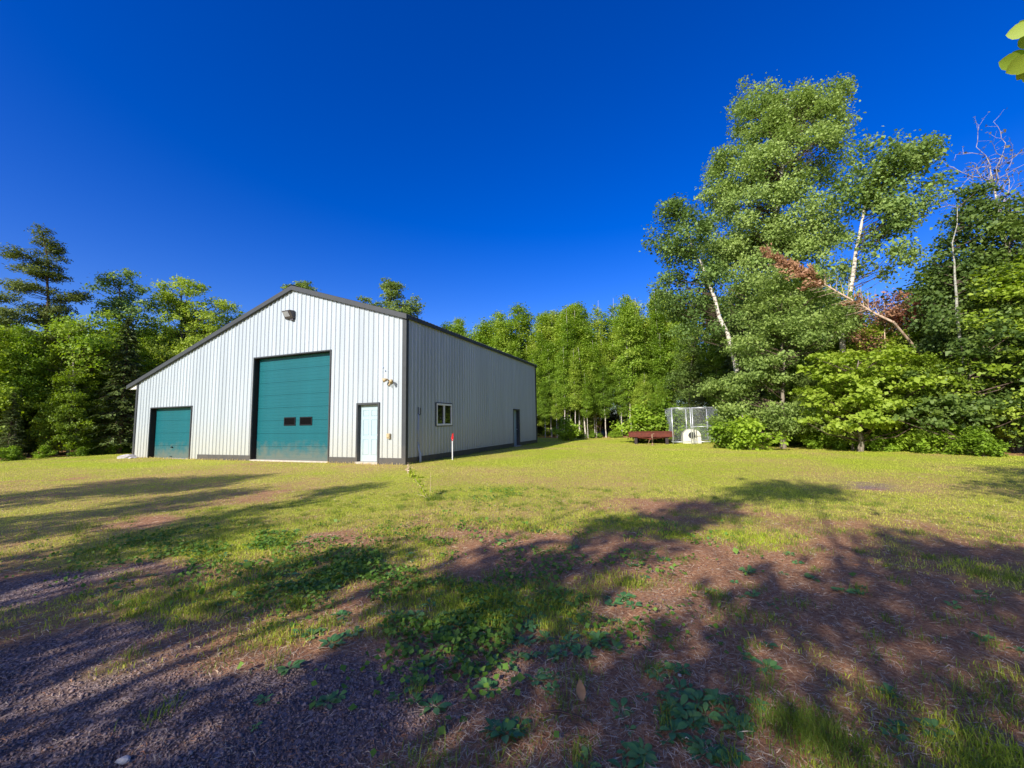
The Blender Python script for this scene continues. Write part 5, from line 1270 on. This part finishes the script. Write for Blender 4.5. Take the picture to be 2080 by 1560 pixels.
for wx, wy, wr, nn in WZ:
    for _ in range(int(nn)):
        px_, py_ = wx+rs.normal()*wr, wy+rs.normal()*wr
        dd = math.hypot(px_-CAM.x, py_-CAM.y)
        if math.hypot(px_-8.32, py_+9.94) < .16 or (abs(px_-8.38) < .12 and -10.3 < py_ < -9.94): continue
        if dd < 1.6 or cnt >= 280: continue
        o = link('plantain', ROS[rs.integers(6)], None, (px_, py_, gz(px_, py_))); o.rotation_euler = (rs.normal()*.08, rs.normal()*.08, rs.random()*6.28)
        s_ = rs.uniform(.32, .72); o.scale = (s_, s_, s_*rs.uniform(.8, 1.3)); cnt += 1
        sxp = screen_x(px_, py_); far_ = 'nearest' if dd < 2.4 else ('close' if dd < 3.4 else ('mid distance' if dd < 5.5 else 'farther'))
        tag(o, ('tiny' if s_ < .5 else ('mid sized' if s_ < .68 else 'large'))+' '+far_+' plantain rosette, '+
            ('far left of' if sxp < 600 else ('left of' if sxp < 880 else ('just left of' if sxp < 1120 else ('in line with' if sxp < 1260 else ('just right of' if sxp < 1420 else ('right of' if sxp < 1650 else 'far right of'))))))+' the fallen leaf', 'weed', 'plantain rosettes in the foreground')

# ---------------------------------------------------------------- labels: tell apart the look-alikes that stand together
byl = {}
for o in bpy.data.objects:
    if o.get('label') and o.parent is None and o.get('group'): byl.setdefault(o['label'], []).append(o)
ORD = ('first', 'second', 'third', 'fourth', 'fifth', 'sixth', 'seventh', 'eighth', 'ninth', 'tenth', 'eleventh', 'twelfth', 'thirteenth', 'fourteenth', 'fifteenth', 'sixteenth', 'seventeenth', 'eighteenth', 'nineteenth', 'twentieth')
for l, os_ in byl.items():
    if len(os_) < 2: continue
    os_.sort(key=lambda o: screen_x(o.location.x, o.location.y))
    for i, o in enumerate(os_[:20]):
        o['label'] = short(l+', '+(('left one', 'right one')[i] if len(os_) == 2 else ORD[i]+' from left'))

# ---------------------------------------------------------------- odd bits on the ground
b = ab(4.5, -5.43)
root = empty('tall_weed', b); tag(root, 'tall leaning weed with pale seed head standing alone in the grass before the barn', 'weed')
V, Q = tubes([(np.array([(0, 0, 0), (-.10, -.02, .16), (-.26, -.06, .36), (-.40, -.10, .56)]), [.008, .007, .005, .003]), (np.array([(0, 0, 0), (.02, .02, .2), (.0, .05, .5)]), [.005, .004, .002]), (np.array([(.02, 0, 0), (-.2, .1, .05), (-.35, .12, .06)]), [.005, .004, .002])], 5)
link('stem', npmesh('weed_stem', V, Q, M['straw'], True, {'var': np.full(len(V), .5)}), root)
q = rs.random(150); P_ = np.stack([-.40*q**1.1, -.10*q, .56*q], 1)*.95+rs.normal(size=(150, 3))*.035+[0, 0, .03]
V, Q = leaves(P_, norm(rs.normal(size=(150, 3))), .075, .22, rs)
link('foliage', npmesh('weed_leaves', V, Q, M['grass'], False, {'var': np.repeat(rs.random(150), 4)}), root)
P_ = np.array([-.40, -.10, .57])+rs.normal(size=(60, 3))*[.028, .024, .04]
V, Q = leaves(P_, norm(rs.normal(size=(60, 3))), .045, .3, rs)
link('seed_head', npmesh('weed_seeds', V, Q, M['straw'], False, {'var': np.repeat(rs.random(60), 4)}), root)
bx = b.x+.1+rs.normal(size=260)*.10; by = b.y+rs.normal(size=260)*.07
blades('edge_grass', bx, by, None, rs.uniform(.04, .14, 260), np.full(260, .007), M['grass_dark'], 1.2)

lx, ly = 8.32, -9.94
lfm = MB(); prof = [(-1, 0), (-.7, .30), (-.2, .46), (.3, .40), (.7, .22), (1.1, 0)]
vs = []
for q, wv in prof: vs += [(q*.052, wv*.052, .012+.012*wv), (q*.052, 0, .004+.006*q*q), (q*.052, -wv*.052, .004+.018*wv)]
ca_, sa_ = math.cos(1.9), math.sin(1.9); vs = [(a_*ca_-b_*sa_, a_*sa_+b_*ca_, c_) for a_, b_, c_ in vs]
lfm.add(vs, [(i*3, i*3+1, i*3+4, i*3+3) for i in range(5)]+[(i*3+1, i*3+2, i*3+5, i*3+4) for i in range(5)])
o = lfm.build('fallen_leaf', M['deadleaf'], None, True, loc=(lx, ly, gz(lx, ly)+.05)); o.rotation_euler = (.45, .12, 0)
tag(o, 'single tan fallen leaf on the dark foreground soil', 'leaf')
tag(rock('stone', (6.60, -10.98, gz(6.60, -10.98)+.008), (.030, .017, .013), .6), 'small white stone in the gravel at the lower left', 'stone')
tag(rock('stone', (8.78, -9.55, gz(8.78, -9.55)+.006), (.011, .009, .008), 1.6, n=1), 'small grey pebble left of the shaded plantains', 'stone')
sk = MB().tube([(0, 0, .012), (.08, .03, .02), (.17, .035, .014), (.24, .02, .012)], [.006, .006, .005, .003], 6).build('stick', M['stick'], None, True, loc=(8.16, -10.10, gz(8.16, -10.10)))
tag(sk, 'short dark stick lying near the fallen leaf', 'stick')
